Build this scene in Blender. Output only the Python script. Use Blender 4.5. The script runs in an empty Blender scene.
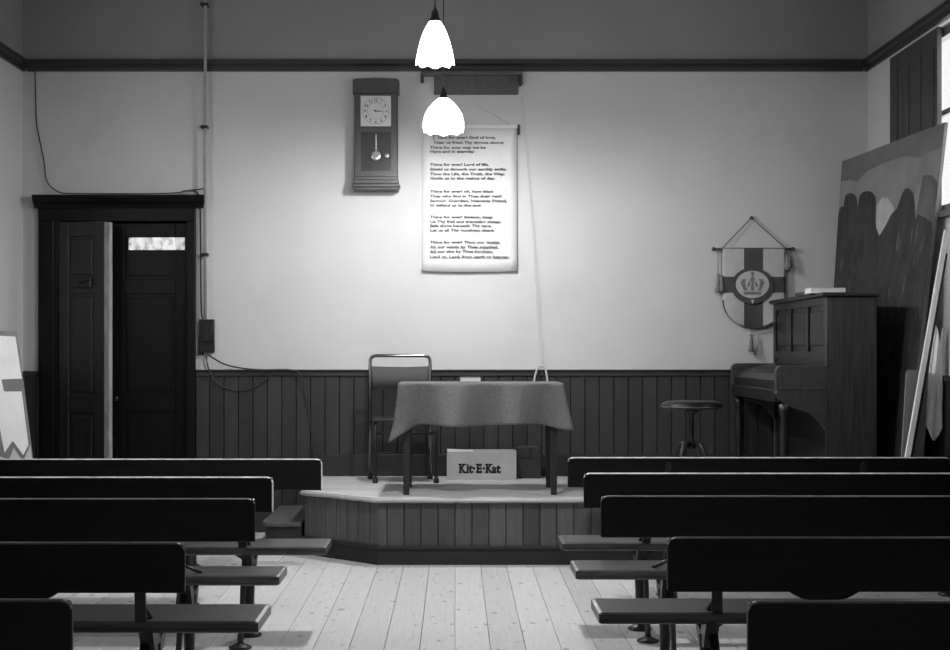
import bpy, bmesh, math, random
from mathutils import Vector, Matrix
random.seed(7)
PI = math.pi
scn = bpy.context.scene
COL = scn.collection

# ------------------------------------------------------------ camera, light, exposure
F = 1500.0                      # focal length in pixels of the 950 px wide frame
CX, CY, HC = 455.0, 350.0, 1.39 # principal point and eye height
cam_d = bpy.data.cameras.new('camera'); cam = bpy.data.objects.new('camera', cam_d)
COL.objects.link(cam); scn.camera = cam
cam.location = (0, 0, HC); cam.rotation_euler = (PI/2, 0, 0)
cam_d.sensor_width = 36; cam_d.lens = F/950*36
cam_d.shift_x = (475-CX)/950; cam_d.shift_y = (CY-325)/950
scn.view_settings.view_transform = 'Standard'; scn.view_settings.look = 'None'
scn.view_settings.exposure = 0.0; scn.view_settings.gamma = 1.0
scn.view_settings.use_curve_mapping = False
w = bpy.data.worlds.new('overcast_sky'); scn.world = w; w.use_nodes = True
w.node_tree.nodes['Background'].inputs[0].default_value = (.8, .8, .8, 1)
w.node_tree.nodes['Background'].inputs[1].default_value = 1.5

LAMP_W = (200.0, 150.0)           # bulb of the near lamp, bulb of the lamp over the platform
DAY_FILL_R, DAY_FILL_L, FILL_N = (65.0, 20.0, 3.0), (60.0, 4.0, 3.0), 2.0  # far windows' light first, then unseen fill added towards the camera
def area(name, loc, rot, sx, sy, power):
    d = bpy.data.lights.new(name, 'AREA'); d.shape = 'RECTANGLE'; d.size = sx; d.size_y = sy
    d.energy = power; d.color = (1, 1, 1)
    o = bpy.data.objects.new(name, d); COL.objects.link(o); o.location = loc; o.rotation_euler = rot
    return o
XL, XR, YB, YN, ZC = -3.30, 3.15, 11.45, -1.5, 4.7
# daylight standing outside each window (built further down); nearer windows are unseen, added as fill
WIN_R = [(7.6, 10.86, 2.28, 3.50), (3.4, 5.9, 1.5, 3.42), (-.6, 1.9, 1.5, 3.42)]
WIN_L = [(7.2, 9.4, 1.6, 3.42), (3.4, 5.9, 1.5, 3.42), (-.6, 1.9, 1.5, 3.42)]
for (y0, y1, z0, z1), pw in zip(WIN_R, DAY_FILL_R):
    area('daylight', (XR+.30, (y0+y1)/2, (z0+z1)/2), (0, PI/2, 0), z1-z0, y1-y0, pw)
for (y0, y1, z0, z1), pw in zip(WIN_L, DAY_FILL_L):
    area('daylight', (XL-.30, (y0+y1)/2, (z0+z1)/2), (0, -PI/2, 0), z1-z0, y1-y0, pw)
area('daylight', (0, YN-.30, 3.0), (PI/2, 0, 0), 2.4, 1.6, FILL_N)  # unseen camera-side fill, added behind the near wall

# ------------------------------------------------------------ materials
def mat(name, v, rough=.6, var=.15, scale=6.0, bump=0.0, bscale=None, metal=0.0, stretch=(1,1,1), spec=.5, coord='Object'):
    m = bpy.data.materials.new(name); m.use_nodes = True
    nt = m.node_tree; N = nt.nodes; L = nt.links
    b = N['Principled BSDF']
    b.inputs['Roughness'].default_value = rough; b.inputs['Metallic'].default_value = metal
    b.inputs['Specular IOR Level'].default_value = spec
    tc = N.new('ShaderNodeTexCoord'); mp = N.new('ShaderNodeMapping')
    mp.inputs['Scale'].default_value = stretch
    L.new(tc.outputs[coord], mp.inputs[0])
    nz = N.new('ShaderNodeTexNoise'); nz.inputs['Scale'].default_value = scale
    nz.inputs['Detail'].default_value = 5; nz.inputs['Roughness'].default_value = .6
    L.new(mp.outputs[0], nz.inputs['Vector'])
    cr = N.new('ShaderNodeValToRGB')
    lo, hi = v*(1-var), v*(1+var)
    cr.color_ramp.elements[0].position = .3; cr.color_ramp.elements[1].position = .7
    cr.color_ramp.elements[0].color = (lo, lo, lo, 1); cr.color_ramp.elements[1].color = (hi, hi, hi, 1)
    L.new(nz.outputs[0], cr.inputs[0]); L.new(cr.outputs[0], b.inputs['Base Color'])
    if bump:
        n2 = N.new('ShaderNodeTexNoise'); n2.inputs['Scale'].default_value = bscale or scale*4
        n2.inputs['Detail'].default_value = 3
        L.new(mp.outputs[0], n2.inputs['Vector'])
        bp = N.new('ShaderNodeBump'); bp.inputs['Strength'].default_value = bump
        bp.inputs['Distance'].default_value = .01
        L.new(n2.outputs[0], bp.inputs['Height']); L.new(bp.outputs[0], b.inputs['Normal'])
    m['_cr'] = 1
    return m

def board_mat(name, v, width, axis, var=.12, rough=.6, grain=(1,1,1), knots=False, off=0.0):
    """wood whose tone changes from board to board (boards 'width' wide along axis 0/1)"""
    m = mat(name, v, rough, var*.8, 5, .12, 60, stretch=grain)
    nt = m.node_tree; N = nt.nodes; L = nt.links; b = N['Principled BSDF']
    tc = [n for n in N if n.type == 'TEX_COORD'][0]
    sp = N.new('ShaderNodeSeparateXYZ'); L.new(tc.outputs['Object'], sp.inputs[0])
    a = N.new('ShaderNodeMath'); a.operation = 'ADD'; a.inputs[1].default_value = -off
    L.new(sp.outputs[axis], a.inputs[0])
    d = N.new('ShaderNodeMath'); d.operation = 'DIVIDE'; d.inputs[1].default_value = width
    L.new(a.outputs[0], d.inputs[0])
    fl = N.new('ShaderNodeMath'); fl.operation = 'FLOOR'; L.new(d.outputs[0], fl.inputs[0])
    wn = N.new('ShaderNodeTexWhiteNoise'); wn.noise_dimensions = '1D'; L.new(fl.outputs[0], wn.inputs['W'])
    mr = N.new('ShaderNodeMapRange'); mr.inputs['To Min'].default_value = 1-var; mr.inputs['To Max'].default_value = 1+var
    L.new(wn.outputs['Value'], mr.inputs['Value'])
    cr = [n for n in N if n.type == 'VALTORGB'][0]
    mx = N.new('ShaderNodeMix'); mx.data_type = 'RGBA'; mx.blend_type = 'MULTIPLY'; mx.inputs['Factor'].default_value = 1
    L.new(cr.outputs[0], mx.inputs['A']); L.new(mr.outputs[0], mx.inputs['B'])
    out = mx.outputs['Result']
    if knots:
        mp = N.new('ShaderNodeMapping'); mp.inputs['Scale'].default_value = (22, 9, 1); L.new(tc.outputs['Object'], mp.inputs[0])
        vo = N.new('ShaderNodeTexNoise'); vo.inputs['Scale'].default_value = 1.0; vo.inputs['Detail'].default_value = 4
        L.new(mp.outputs[0], vo.inputs['Vector'])
        c2 = N.new('ShaderNodeValToRGB'); c2.color_ramp.elements[0].position = .30; c2.color_ramp.elements[1].position = .37
        c2.color_ramp.elements[0].color = (.5, .5, .5, 1); c2.color_ramp.elements[1].color = (1, 1, 1, 1)
        L.new(vo.outputs[0], c2.inputs[0])
        m2 = N.new('ShaderNodeMix'); m2.data_type = 'RGBA'; m2.blend_type = 'MULTIPLY'; m2.inputs['Factor'].default_value = 1
        L.new(out, m2.inputs['A']); L.new(c2.outputs[0], m2.inputs['B']); out = m2.outputs['Result']
    L.new(out, b.inputs['Base Color'])
    return m

M = {}
M['wall'] = mat('cream_distemper', .52, .9, .05, 1.3, .12, 40)
M['upper'] = mat('upper_wall_paint', .24, .9, .06, 1.3, .12, 40)
M['ceiling'] = mat('ceiling_whitewash', .55, .9, .05, 2)
M['rail'] = mat('dark_stained_rail', .022, .45, .3, 5, .1, 40, stretch=(.2, 1, 1))
M['floor'] = board_mat('scrubbed_pine_boards', .49, .165, 0, .10, .62, (14, .6, 1), True)
M['gap'] = mat('floor_gap_dirt', .34, .9)
M['wains'] = board_mat('varnished_wainscot_boards', .024, .11, 0, .22, .45, (9, 9, .7))
M['stageface'] = board_mat('worn_wainscot_boards', .075, .11, 0, .32, .5, (9, 9, .7))
M['stagetop'] = board_mat('platform_boards', .43, .13, 1, .14, .55, (.5, 12, 1))
M['plinth'] = mat('dark_plinth_paint', .014, .6, .3, 6)
M['door'] = mat('dark_varnished_door', .004, .4, .3, 4, .08, 40, stretch=(6, 6, .5))
M['door'].node_tree.nodes['Principled BSDF'].inputs['Specular IOR Level'].default_value = .2
M['doorleaf'] = mat('open_door_varnish', .016, .45, .3, 4, .08, 40, stretch=(6, 6, .5))
M['dooredge'] = mat('bare_door_edge', .30, .6, .35, 5, .1, 40, stretch=(6, 6, 1))  # edge far paler than the leaf: light on it put into the colour
M['bench'] = mat('black_brown_bench_varnish', .004, .33, .45, 4, .12, 60, stretch=(.6, 8, 8))
M['bench'].node_tree.nodes['Principled BSDF'].inputs['Specular IOR Level'].default_value = .25
M['seatd'] = mat('dark_bench_seat', .018, .32, .9, 7, .15, 60, stretch=(.6, 9, 9))  # shaded copy of the seat wood, for the near rows
M['seat'] = mat('worn_bench_seat', .060, .28, .85, 7, .15, 60, stretch=(.6, 9, 9))  # lit copy for the far rows, reflected light put into its tone
M['iron'] = mat('cast_iron', .010, .4, .2, 12, .15, 60)
M['worn'] = mat('bench_edge_worn_bare', .60, .4, .4, 9, stretch=(1.5, 8, 8))  # light along the backrest edges put into the colour, brightest on far rows
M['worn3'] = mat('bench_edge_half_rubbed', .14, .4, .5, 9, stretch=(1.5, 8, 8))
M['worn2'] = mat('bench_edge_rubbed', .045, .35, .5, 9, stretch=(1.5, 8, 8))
M['chrome'] = mat('worn_chrome_tube', .2, .22, .15, 10, metal=1.0)
M['canvas'] = mat('grey_canvas', .06, .85, .12, 60, .3, 300)
M['cloth'] = mat('felt_tablecloth', .12, .95, .4, 120, .5, 260)
M['tablewood'] = mat('dark_table_wood', .018, .4, .3, 5, stretch=(6, 6, .6))
M['card'] = mat('cardboard', .48, .8, .12, 5, .15, 40)
M['ink'] = mat('black_ink', .008, .7, .1)
M['print'] = mat('grey_print', .09, .7, .2)
M['paper'] = mat('white_paper', .62, .8, .03, 4, .05, 20)
M['paper2'] = mat('old_paper', .58, .8, .08, 6, .05, 20)
M['casew'] = mat('varnished_case_wood', .075, .4, .2, 6, .1, 50, stretch=(6, 6, 1))
M['clockw'] = mat('clock_case_wood', .045, .42, .2, 8, .1, 50, stretch=(4, 4, .7))
M['dial'] = mat('clock_dial', .55, .5, .06, 9)
M['brass'] = mat('polished_brass', .75, .25, .1, 10, metal=.9)
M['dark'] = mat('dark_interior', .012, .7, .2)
M['bakelite'] = mat('black_bakelite', .007, .35, .1)
M['pipe'] = mat('painted_conduit', .30, .5, .15, 20)
M['cable'] = mat('rubber_cable', .03, .6, .1)
M['cord'] = mat('pale_cord', .45, .8, .15, 30)
M['piano'] = mat('piano_walnut', .030, .36, .7, 3, .1, 40, stretch=(16, 16, .8))
M['pianod'] = mat('piano_dark_walnut', .006, .4, .3, 3, .1, 40, stretch=(9, 9, .8))
M['pianoc'] = mat('piano_cheek_wood', .04, .4, .3, 8, .1, 40, stretch=(6, 3, 3))
M['ivory'] = mat('ivory_keys', .6, .3, .05)
M['bannerc'] = mat('banner_white_silk', .42, .7, .08, 20, .1, 120)
M['bannerd'] = mat('banner_dark_silk', .05, .7, .15, 20, .1, 120)
M['bannerm'] = mat('banner_mid_thread', .16, .7, .2, 40)
M['tassel'] = mat('tassel_thread', .18, .8, .3, 60)
M['skyp'] = mat('painted_sky', .12, .8, .25, 1.6, .1, 30, stretch=(1, 1, 3))
M['hillp'] = mat('painted_hills', .19, .8, .18, 3, .1, 30)
M['treep'] = mat('painted_dark_trees', .022, .8, .6, 9, .1, 30, stretch=(1, 1, .4))
M['treeq'] = mat('painted_grey_tree', .085, .8, .4, 9, .1, 30, stretch=(1, 1, .4))
M['timber'] = mat('pale_timber', .85, .7, .12, 6, stretch=(5, 5, .6))
M['sheet'] = mat('white_sheet', .95, .9, .08, 5, .2, 20)
M['mount'] = mat('grey_mount_board', .22, .8, .2, 6)
M['boardg'] = mat('plain_grey_board', .20, .7, .15, 5)
M['satchel'] = mat('brown_leatherette', .03, .6, .25, 14, .2, 90)
M['shutter'] = mat('dark_window_shutter', .04, .6, .3, 4, .1, 40, stretch=(5, 5, .6))
M['framew'] = mat('painted_window_frame', .10, .5, .1, 6)

def glass_mat():
    m = bpy.data.materials.new('window_glass'); m.use_nodes = True; nt = m.node_tree; N = nt.nodes; L = nt.links
    N.remove(N['Principled BSDF']); out = N['Material Output']
    t = N.new('ShaderNodeBsdfTransparent'); g = N.new('ShaderNodeBsdfGlossy'); g.inputs['Roughness'].default_value = .03
    t.inputs[0].default_value = (.93, .93, .93, 1)
    mx = N.new('ShaderNodeMixShader'); mx.inputs[0].default_value = .06
    L.new(t.outputs[0], mx.inputs[1]); L.new(g.outputs[0], mx.inputs[2]); L.new(mx.outputs[0], out.inputs[0])
    return m
M['glass'] = glass_mat()
def emis(name, v, s):
    m = mat(name, .8, .3, .02, 8); b = m.node_tree.nodes['Principled BSDF']
    b.inputs['Emission Color'].default_value = (v, v, v, 1); b.inputs['Emission Strength'].default_value = s
    return m
M['opal'] = emis('glowing_opal_glass', 1, 7.0)
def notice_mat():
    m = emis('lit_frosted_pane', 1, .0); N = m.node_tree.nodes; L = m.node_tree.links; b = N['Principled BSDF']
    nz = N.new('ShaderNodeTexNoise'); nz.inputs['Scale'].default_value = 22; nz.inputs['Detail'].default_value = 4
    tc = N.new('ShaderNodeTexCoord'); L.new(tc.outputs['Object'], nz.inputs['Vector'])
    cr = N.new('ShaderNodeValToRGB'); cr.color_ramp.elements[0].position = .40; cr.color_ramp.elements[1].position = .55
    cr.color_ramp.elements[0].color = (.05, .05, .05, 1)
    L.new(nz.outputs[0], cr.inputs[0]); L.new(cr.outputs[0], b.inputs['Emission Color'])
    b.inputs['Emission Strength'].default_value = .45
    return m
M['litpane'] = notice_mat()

# ------------------------------------------------------------ mesh helpers
def BM(): return bmesh.new()
def box(bm, x0, x1, y0, y1, z0, z1, mi=0, bev=0.0, seg=1):
    m = Matrix.Translation(((x0+x1)/2, (y0+y1)/2, (z0+z1)/2)) @ Matrix.Diagonal((abs(x1-x0), abs(y1-y0), abs(z1-z0), 1))
    r = bmesh.ops.create_cube(bm, size=1, matrix=m)
    vs = r['verts']; fs = set(f for v in vs for f in v.link_faces)
    for f in fs: f.material_index = mi
    if bev:
        es = list(set(e for v in vs for e in v.link_edges))
        rr = bmesh.ops.bevel(bm, geom=es, offset=bev, segments=seg, affect='EDGES', profile=.5)
        for f in rr['faces']: f.material_index = mi; f.smooth = seg > 1
    return vs
def prism(bm, pts, fn, d0, d1, mi=0, bev=0.0):
    """extrude a 2D outline; fn(u, v, d) -> 3D"""
    a = [bm.verts.new(fn(u, v, d0)) for u, v in pts]; b = [bm.verts.new(fn(u, v, d1)) for u, v in pts]
    fs = [bm.faces.new(a), bm.faces.new(list(reversed(b)))]
    n = len(pts)
    for i in range(n):
        fs.append(bm.faces.new((a[i], b[i], b[(i+1) % n], a[(i+1) % n])))
    for f in fs: f.material_index = mi
    bmesh.ops.recalc_face_normals(bm, faces=fs)
    if bev:
        es = [e for f in fs[:2] for e in f.edges]
        rr = bmesh.ops.bevel(bm, geom=list(set(es)), offset=bev, segments=2, affect='EDGES', profile=.5)
        for f in rr['faces']: f.material_index = mi
    return fs
def tube(bm, path, r, n=10, mi=0, caps=True, smoothpath=0):
    P = [Vector(p) for p in path]
    for _ in range(smoothpath):
        Q = [P[0]]
        for i in range(len(P)-1):
            Q.append(P[i].lerp(P[i+1], .25)); Q.append(P[i].lerp(P[i+1], .75))
        Q.append(P[-1]); P = Q
    rs = r if isinstance(r, (list, tuple)) and len(r) == len(P) else None
    rings = []; up = None
    for i, p in enumerate(P):
        t = (P[min(i+1, len(P)-1)]-P[max(i-1, 0)]).normalized()
        if up is None:
            up = Vector((0, 0, 1)) if abs(t.z) < .9 else Vector((0, 1, 0))
        u = t.cross(up)
        if u.length < 1e-5: u = t.cross(Vector((1, 0, 0)))
        u.normalize(); v = u.cross(t).normalized(); up = v
        rad = rs[i] if rs else (r if not isinstance(r, (list, tuple)) else r[0]+(r[1]-r[0])*i/(len(P)-1))
        rings.append([bm.verts.new(p+(u*math.cos(2*PI*k/n)+v*math.sin(2*PI*k/n))*rad) for k in range(n)])
    for a, b in zip(rings, rings[1:]):
        for k in range(n):
            f = bm.faces.new((a[k], a[(k+1) % n], b[(k+1) % n], b[k])); f.smooth = True; f.material_index = mi
    if caps:
        for rr in (rings[0], rings[-1]):
            f = bm.faces.new(rr); f.material_index = mi
def lathe(bm, prof, c=(0, 0, 0), n=32, mi=0, mod=None, smooth=True):
    rings = []
    for (r, z) in prof:
        ring = []
        for k in range(n):
            a = 2*PI*k/n; rr = r; zz = z
            if mod: rr, zz = mod(r, z, a)
            ring.append(bm.verts.new((c[0]+rr*math.cos(a), c[1]+rr*math.sin(a), c[2]+zz)))
        rings.append(ring)
    for a, b in zip(rings, rings[1:]):
        for k in range(n):
            f = bm.faces.new((a[k], a[(k+1) % n], b[(k+1) % n], b[k])); f.smooth = smooth; f.material_index = mi
    for rr in (rings[0], rings[-1]):
        try: f = bm.faces.new(rr); f.material_index = mi
        except ValueError: pass
def obj(name, bm, mats, parent=None, loc=None, label=None):
    bmesh.ops.recalc_face_normals(bm, faces=bm.faces[:])
    me = bpy.data.meshes.new(name); bm.to_mesh(me); bm.free()
    if not isinstance(mats, (list, tuple)): mats = [mats]
    for m in mats: me.materials.append(m)
    o = bpy.data.objects.new(name, me); COL.objects.link(o)
    if parent: o.parent = parent
    if loc: o.location = loc
    if label: o['label'] = label
    return o
def thing(name, label, cat, loc=(0, 0, 0), rz=0, group=None):
    o = bpy.data.objects.new(name, None); COL.objects.link(o); o.empty_display_size = .1
    o.location = loc; o.rotation_euler = (0, 0, rz); o['label'] = label; o['category'] = cat
    if group: o['group'] = group
    return o
def tag(o, label, cat, group=None):
    o['label'] = label; o['category'] = cat
    if group: o['group'] = group
    return o
def struct(name, bm, mats, parent=None, label=None, cat=None):
    o = obj(name, bm, mats, parent)
    if not parent:
        o['kind'] = 'structure'
        if label: o['label'] = label
        if cat: o['category'] = cat
    return o
def text_into(bm, s, size, fn, align='LEFT', bold=0.0, mi=0, depth=.0006, sx=1.0):
    """letters laid flat; fn(u, v, d) -> 3D"""
    cu = bpy.data.curves.new('lettering', 'FONT'); cu.body = s; cu.size = size; cu.align_x = align
    cu.offset = bold; cu.extrude = depth/2; cu.resolution_u = 2
    to = bpy.data.objects.new('lettering', cu); COL.objects.link(to)
    dg = bpy.context.evaluated_depsgraph_get()
    me = bpy.data.meshes.new_from_object(to.evaluated_get(dg))
    vs = [bm.verts.new(fn(v.co.x*sx, v.co.y, v.co.z+depth/2)) for v in me.vertices]
    for p in me.polygons:
        try: f = bm.faces.new([vs[i] for i in p.vertices]); f.material_index = mi
        except ValueError: pass
    bpy.data.objects.remove(to); bpy.data.curves.remove(cu); bpy.data.meshes.remove(me)

def arc(cx, cy, r, a0, a1, n):
    return [(cx+r*math.cos(a0+(a1-a0)*i/n), cy+r*math.sin(a0+(a1-a0)*i/n)) for i in range(n+1)]

# ------------------------------------------------------------ room shell
HP = .43           # platform height
RZ0, RZ1 = 3.515, 3.603      # picture rail
# floor boards
bm = BM(); wdt = .165; i0 = math.floor((XL-.1)/wdt); x = i0*wdt
while x < XR+.1:
    box(bm, max(x+.0012, XL-.05), min(x+wdt-.0012, XR+.05), YN-.05, YB+.05, -.03, 0, 0, .0012); x += wdt
box(bm, XL-.05, XR+.05, YN-.05, YB+.05, -.06, -.031, 1)
struct('floor', bm, [M['floor'], M['gap']], label='scrubbed pale pine floorboards', cat='floor')
bm = BM(); box(bm, XL-.2, XR+.2, YN-.2, YB+.2, ZC, ZC+.1)
struct('ceiling', bm, M['ceiling'])
bm = BM(); DX0, DX1, DZ = -3.015, -2.046, 2.37
box(bm, XL-.2, DX0, YB, YB+.15, 0, RZ0); box(bm, DX1, XR+.2, YB, YB+.15, 0, RZ0)
box(bm, DX0, DX1, YB, YB+.15, DZ, RZ0)
box(bm, XL-.2, XR+.2, YB, YB+.15, RZ0, ZC, 1)
struct('wall_back', bm, [M['wall'], M['upper']], label='pale lower wall with darker paint above the rail', cat='wall')
def side_wall(name, x0, x1, wins):
    bm = BM(); ys = YN-.2
    for (y0, y1, z0, z1) in sorted(wins):
        box(bm, x0, x1, ys, y0, 0, RZ0); box(bm, x0, x1, y0, y1, 0, z0); box(bm, x0, x1, y0, y1, z1, RZ0); ys = y1
    box(bm, x0, x1, ys, YB+.15, 0, RZ0)
    box(bm, x0, x1, YN-.2, YB+.15, RZ0, ZC, 1)
    return struct(name, bm, [M['wall'], M['upper']])
side_wall('wall_right', XR, XR+.2, WIN_R)
side_wall('wall_left', XL-.2, XL, WIN_L)
bm = BM()
box(bm, XL-.2, -1.2, YN-.15, YN, 0, ZC); box(bm, 1.2, XR+.2, YN-.15, YN, 0, ZC)
box(bm, -1.2, 1.2, YN-.15, YN, 0, 2.2); box(bm, -1.2, 1.2, YN-.15, YN, 3.8, ZC)
struct('wall_near', bm, M['wall'])

# picture rails
def rail_prof(): return [(0, RZ0), (.018, RZ0), (.022, RZ0+.015), (.022, RZ0+.04), (.040, RZ0+.055), (.040, RZ1), (0, RZ1)]
bm = BM(); prism(bm, rail_prof(), lambda u, v, d: (d, YB-u, v), XL+.04, XR-.04); struct('trim_1', bm, M['rail'], label='dark picture rail across the back wall', cat='picture rail')
bm = BM(); prism(bm, rail_prof(), lambda u, v, d: (XR-u, d, v), YN+.01, YB); struct('trim_2', bm, M['rail'], label='dark picture rail along the right wall', cat='picture rail')
bm = BM(); prism(bm, rail_prof(), lambda u, v, d: (XL+u, d, v), YN+.01, YB); struct('trim_3', bm, M['rail'], label='dark picture rail along the left wall', cat='picture rail')

# matchboard wainscot: V-jointed boards
def vboards(bm, fn, u0, u1, z0, z1, w=.11, t=.02):
    u = math.floor(u0/w)*w
    while u < u1-.001:
        a, b = max(u, u0), min(u+w, u1)
        if b-a > .01:
            g = .0042
            pts = [(a, 0), (a, t-.011), (a+g*.35, t-.008), (a+g, t), (b-g, t), (b-g*.35, t-.008), (b, t-.011), (b, 0)]
            lo = [bm.verts.new(fn(p, q, z0)) for p, q in pts]; hi = [bm.verts.new(fn(p, q, z1)) for p, q in pts]
            n = len(pts)
            for i in range(n): bm.faces.new((lo[i], lo[(i+1) % n], hi[(i+1) % n], hi[i]))
            bm.faces.new(hi); bm.faces.new(list(reversed(lo)))
        u += w
WT = 1.235
bm = BM()
vboards(bm, lambda u, q, z: (u, YB-q, z), -1.975, XR, 0, WT-.04)
struct('trim_4', bm, M['wains'], label='dark vertical board wainscot on the back wall', cat='wainscot')
bm = BM(); box(bm, -1.975, XR, YB-.034, YB, WT-.045, WT-.008, 0, .004); box(bm, -1.975, XR, YB-.045, YB, WT-.008, WT+.006, 0, .003)
struct('trim_5', bm, M['rail'], label='dark capping rail along the back wainscot', cat='dado rail')
bm = BM(); box(bm, -1.03, XR, YB-.036, YB-.018, HP, HP+.165, 0, .004)
struct('baseboard_back', bm, M['plinth'])
bm = BM()
vboards(bm, lambda u, q, z: (XR-q, u, z), YN, YB-.05, 0, WT-.04)
box(bm, XR-.034, XR, YN, YB-.05, WT-.045, WT-.008); struct('trim_6', bm, M['wains'], label='dark board wainscot on the right wall', cat='wainscot')
bm = BM()
vboards(bm, lambda u, q, z: (XL+q, u, z), YN, YB-.03, 0, WT-.04)
box(bm, XL, XL+.034, YN, YB-.03, WT-.045, WT-.008)
vboards(bm, lambda u, q, z: (u, YB-q, z), XL+.02, -3.18, 0, WT-.04)
box(bm, XL+.02, -3.18, YB-.034, YB, WT-.045, WT-.005)
struct('trim_7', bm, M['wains'], label='dark board wainscot on the left wall', cat='wainscot')

# platform with its canted corner
FY = 9.70; CB = (-.50, FY); CA = (-1.034, 10.22)
pl = bpy.data.objects.new('platform', None); COL.objects.link(pl); pl['kind'] = 'structure'
pl['label'] = 'low boarded platform with a canted corner'; pl['category'] = 'platform'
def clip_top(oh, z0, z1):
    bm = BM(); wd = .13; y = FY-oh
    slope = (CB[0]-CA[0])/(CB[1]-CA[1])
    def xl(y):
        y_ = y+oh*.3
        if y_ >= CA[1]: return CA[0]-oh
        return max(CA[0]-oh, CB[0]-oh*.7+slope*(y_-CB[1]))
    while y < YB-.001:
        y1 = min((math.floor(y/wd+1e-6)+1)*wd, YB)
        if y1-y > .004:
            n = 4; L = [(xl(y+(y1-y)*i/n), y+(y1-y)*i/n) for i in range(n+1)]
            g = .0015
            pts = [(L[0][0], y+g)]+L[1:-1]+[(L[-1][0], y1-g), (XR, y1-g), (XR, y+g)]
            prism(bm, pts, lambda u, v, d: (u, v, d), z0, z1)
        y = y1
    return bm
obj('platform_top', clip_top(.0, HP-.02, HP), M['stagetop'], pl)
bm = BM()   # rounded nosing strip
path = [(CA[0]-.012, YB-.05, HP-.016), (CA[0]-.012, CA[1]-.01, HP-.016), (CB[0]-.008, CB[1]-.012, HP-.016), (XR-.03, FY-.012, HP-.016)]
tube(bm, path, .013, 8); obj('nosing', bm, mat('worn_nosing', .34, .5, .2, 6, stretch=(.5, 8, 8)), pl)
bm = BM()
vboards(bm, lambda u, q, z: (u, FY+.03-q, z), CB[0], XR-.03, .11, HP-.03)
dv = Vector((CB[0]-CA[0], CB[1]-CA[1])); ln = dv.length; dv.normalize(); nv = Vector((dv.y, -dv.x))
vboards(bm, lambda u, q, z: (CA[0]+dv.x*u+nv.x*(q-.03), CA[1]+dv.y*u+nv.y*(q-.03), z), 0, ln-.004, .11, HP-.03)
vboards(bm, lambda u, q, z: (CA[0]+.03-q, u, z), CA[1]+.012, YB-.05, .11, HP-.03)
obj('face_boards', bm, M['stageface'], pl)
bm = BM()
box(bm, CB[0], XR-.03, FY, FY+.05, 0, .108)
box(bm, CB[0]-.01, XR-.03, FY-.012, FY+.02, .100, .122, 0, .005, 2)
def cant(u, q, z): return (CA[0]+dv.x*u+nv.x*q, CA[1]+dv.y*u+nv.y*q, z)
prism(bm, [(0, -.05), (ln, -.05), (ln, 0), (0, 0)], cant, 0, .108)
prism(bm, [(-.005, -.02), (ln+.005, -.02), (ln+.005, .012), (-.005, .012)], cant, .100, .122, bev=.003)
box(bm, CA[0], CA[0]+.04, CA[1], YB-.05, 0, .12)
obj('plinth', bm, M['plinth'], pl)
# side step
bm = BM()
def rr(x0, x1, y0, y1, r): return arc(x0+r, y0+r, r, PI*1.5, PI, 8)+[(x0, y1), (x1, y1), (x1, y0)]
prism(bm, rr(-1.33, -1.05, 10.25, YB-.05, .09), lambda u, v, d: (u, v, d), .18, .21, bev=.006)
stp = obj('tread', bm, mat('worn_step_tread', .07, .55, .25, 6, stretch=(8, 1, 8)))
bm = BM(); prism(bm, rr(-1.31, -1.05, 10.27, YB-.05, .09), lambda u, v, d: (u, v, d), 0, .18)
st = thing('platform_step', 'low dark step with a rounded corner at the left side of the platform', 'step', (-1.19, 10.8, 0))
del st['label'], st['category']; st['kind'] = 'structure'
stp.parent = st; stp.location = (1.19, -10.8, 0)
r_ = obj('riser', bm, M['plinth'], st); r_.location = (1.19, -10.8, 0)

# ------------------------------------------------------------ windows
def window(n, side, y0, y1, z0, z1, shut=None):
    bm = BM(); s = side
    xi = XR if s > 0 else XL
    def bx(a, b, *r): box(bm, xi+s*a, xi+s*b, *r)
    f = .06
    bx(.05, .11, y0, y0+f, z0, z1); bx(.05, .11, y1-f, y1, z0, z1)
    bx(.05, .11, y0, y1, z0, z0+f); bx(.05, .11, y0, y1, z1-f, z1)
    nb = 3
    for i in range(1, nb+1):
        yy = y0+(y1-y0)*i/(nb+1); bx(.065, .1, yy-.018, yy+.018, z0+f, z1-f)
    zz = z0+(z1-z0)*.55; bx(.065, .1, y0+f, y1-f, zz-.018, zz+.018)
    bx(-.05, .05, y0-.04, y1+.04, z0-.04, z0)          # sill
    o = struct('window_%d' % n, bm, M['framew'])
    bm = BM(); box(bm, xi+s*.080, xi+s*.084, y0+f, y1-f, z0+f, z1-f)
    obj('window_pane', bm, M['glass'], o)
    if shut:
        bm = BM(); a, b = shut; k = 4
        for i in range(k):
            ya = a+(b-a)*i/k; yb_ = a+(b-a)*(i+1)/k
            box(bm, xi-s*.004, xi+s*.03, ya+.004, yb_-.004, z0, z1, 0, .004)
            box(bm, xi-s*.012, xi-s*.003, ya+.07, yb_-.07, z0+.12, z1-.12, 0, .004)
        obj('shutter', bm, M['shutter'], o)
    return o
window(1, 1, *WIN_R[0], shut=(9.79, 10.86))
window(2, 1, *WIN_R[1]); window(3, 1, *WIN_R[2]); window(4, -1, *WIN_L[0]); window(5, -1, *WIN_L[1]); window(6, -1, *WIN_L[2])  # all but the far left window are unseen, added for camera-side fill

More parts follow.
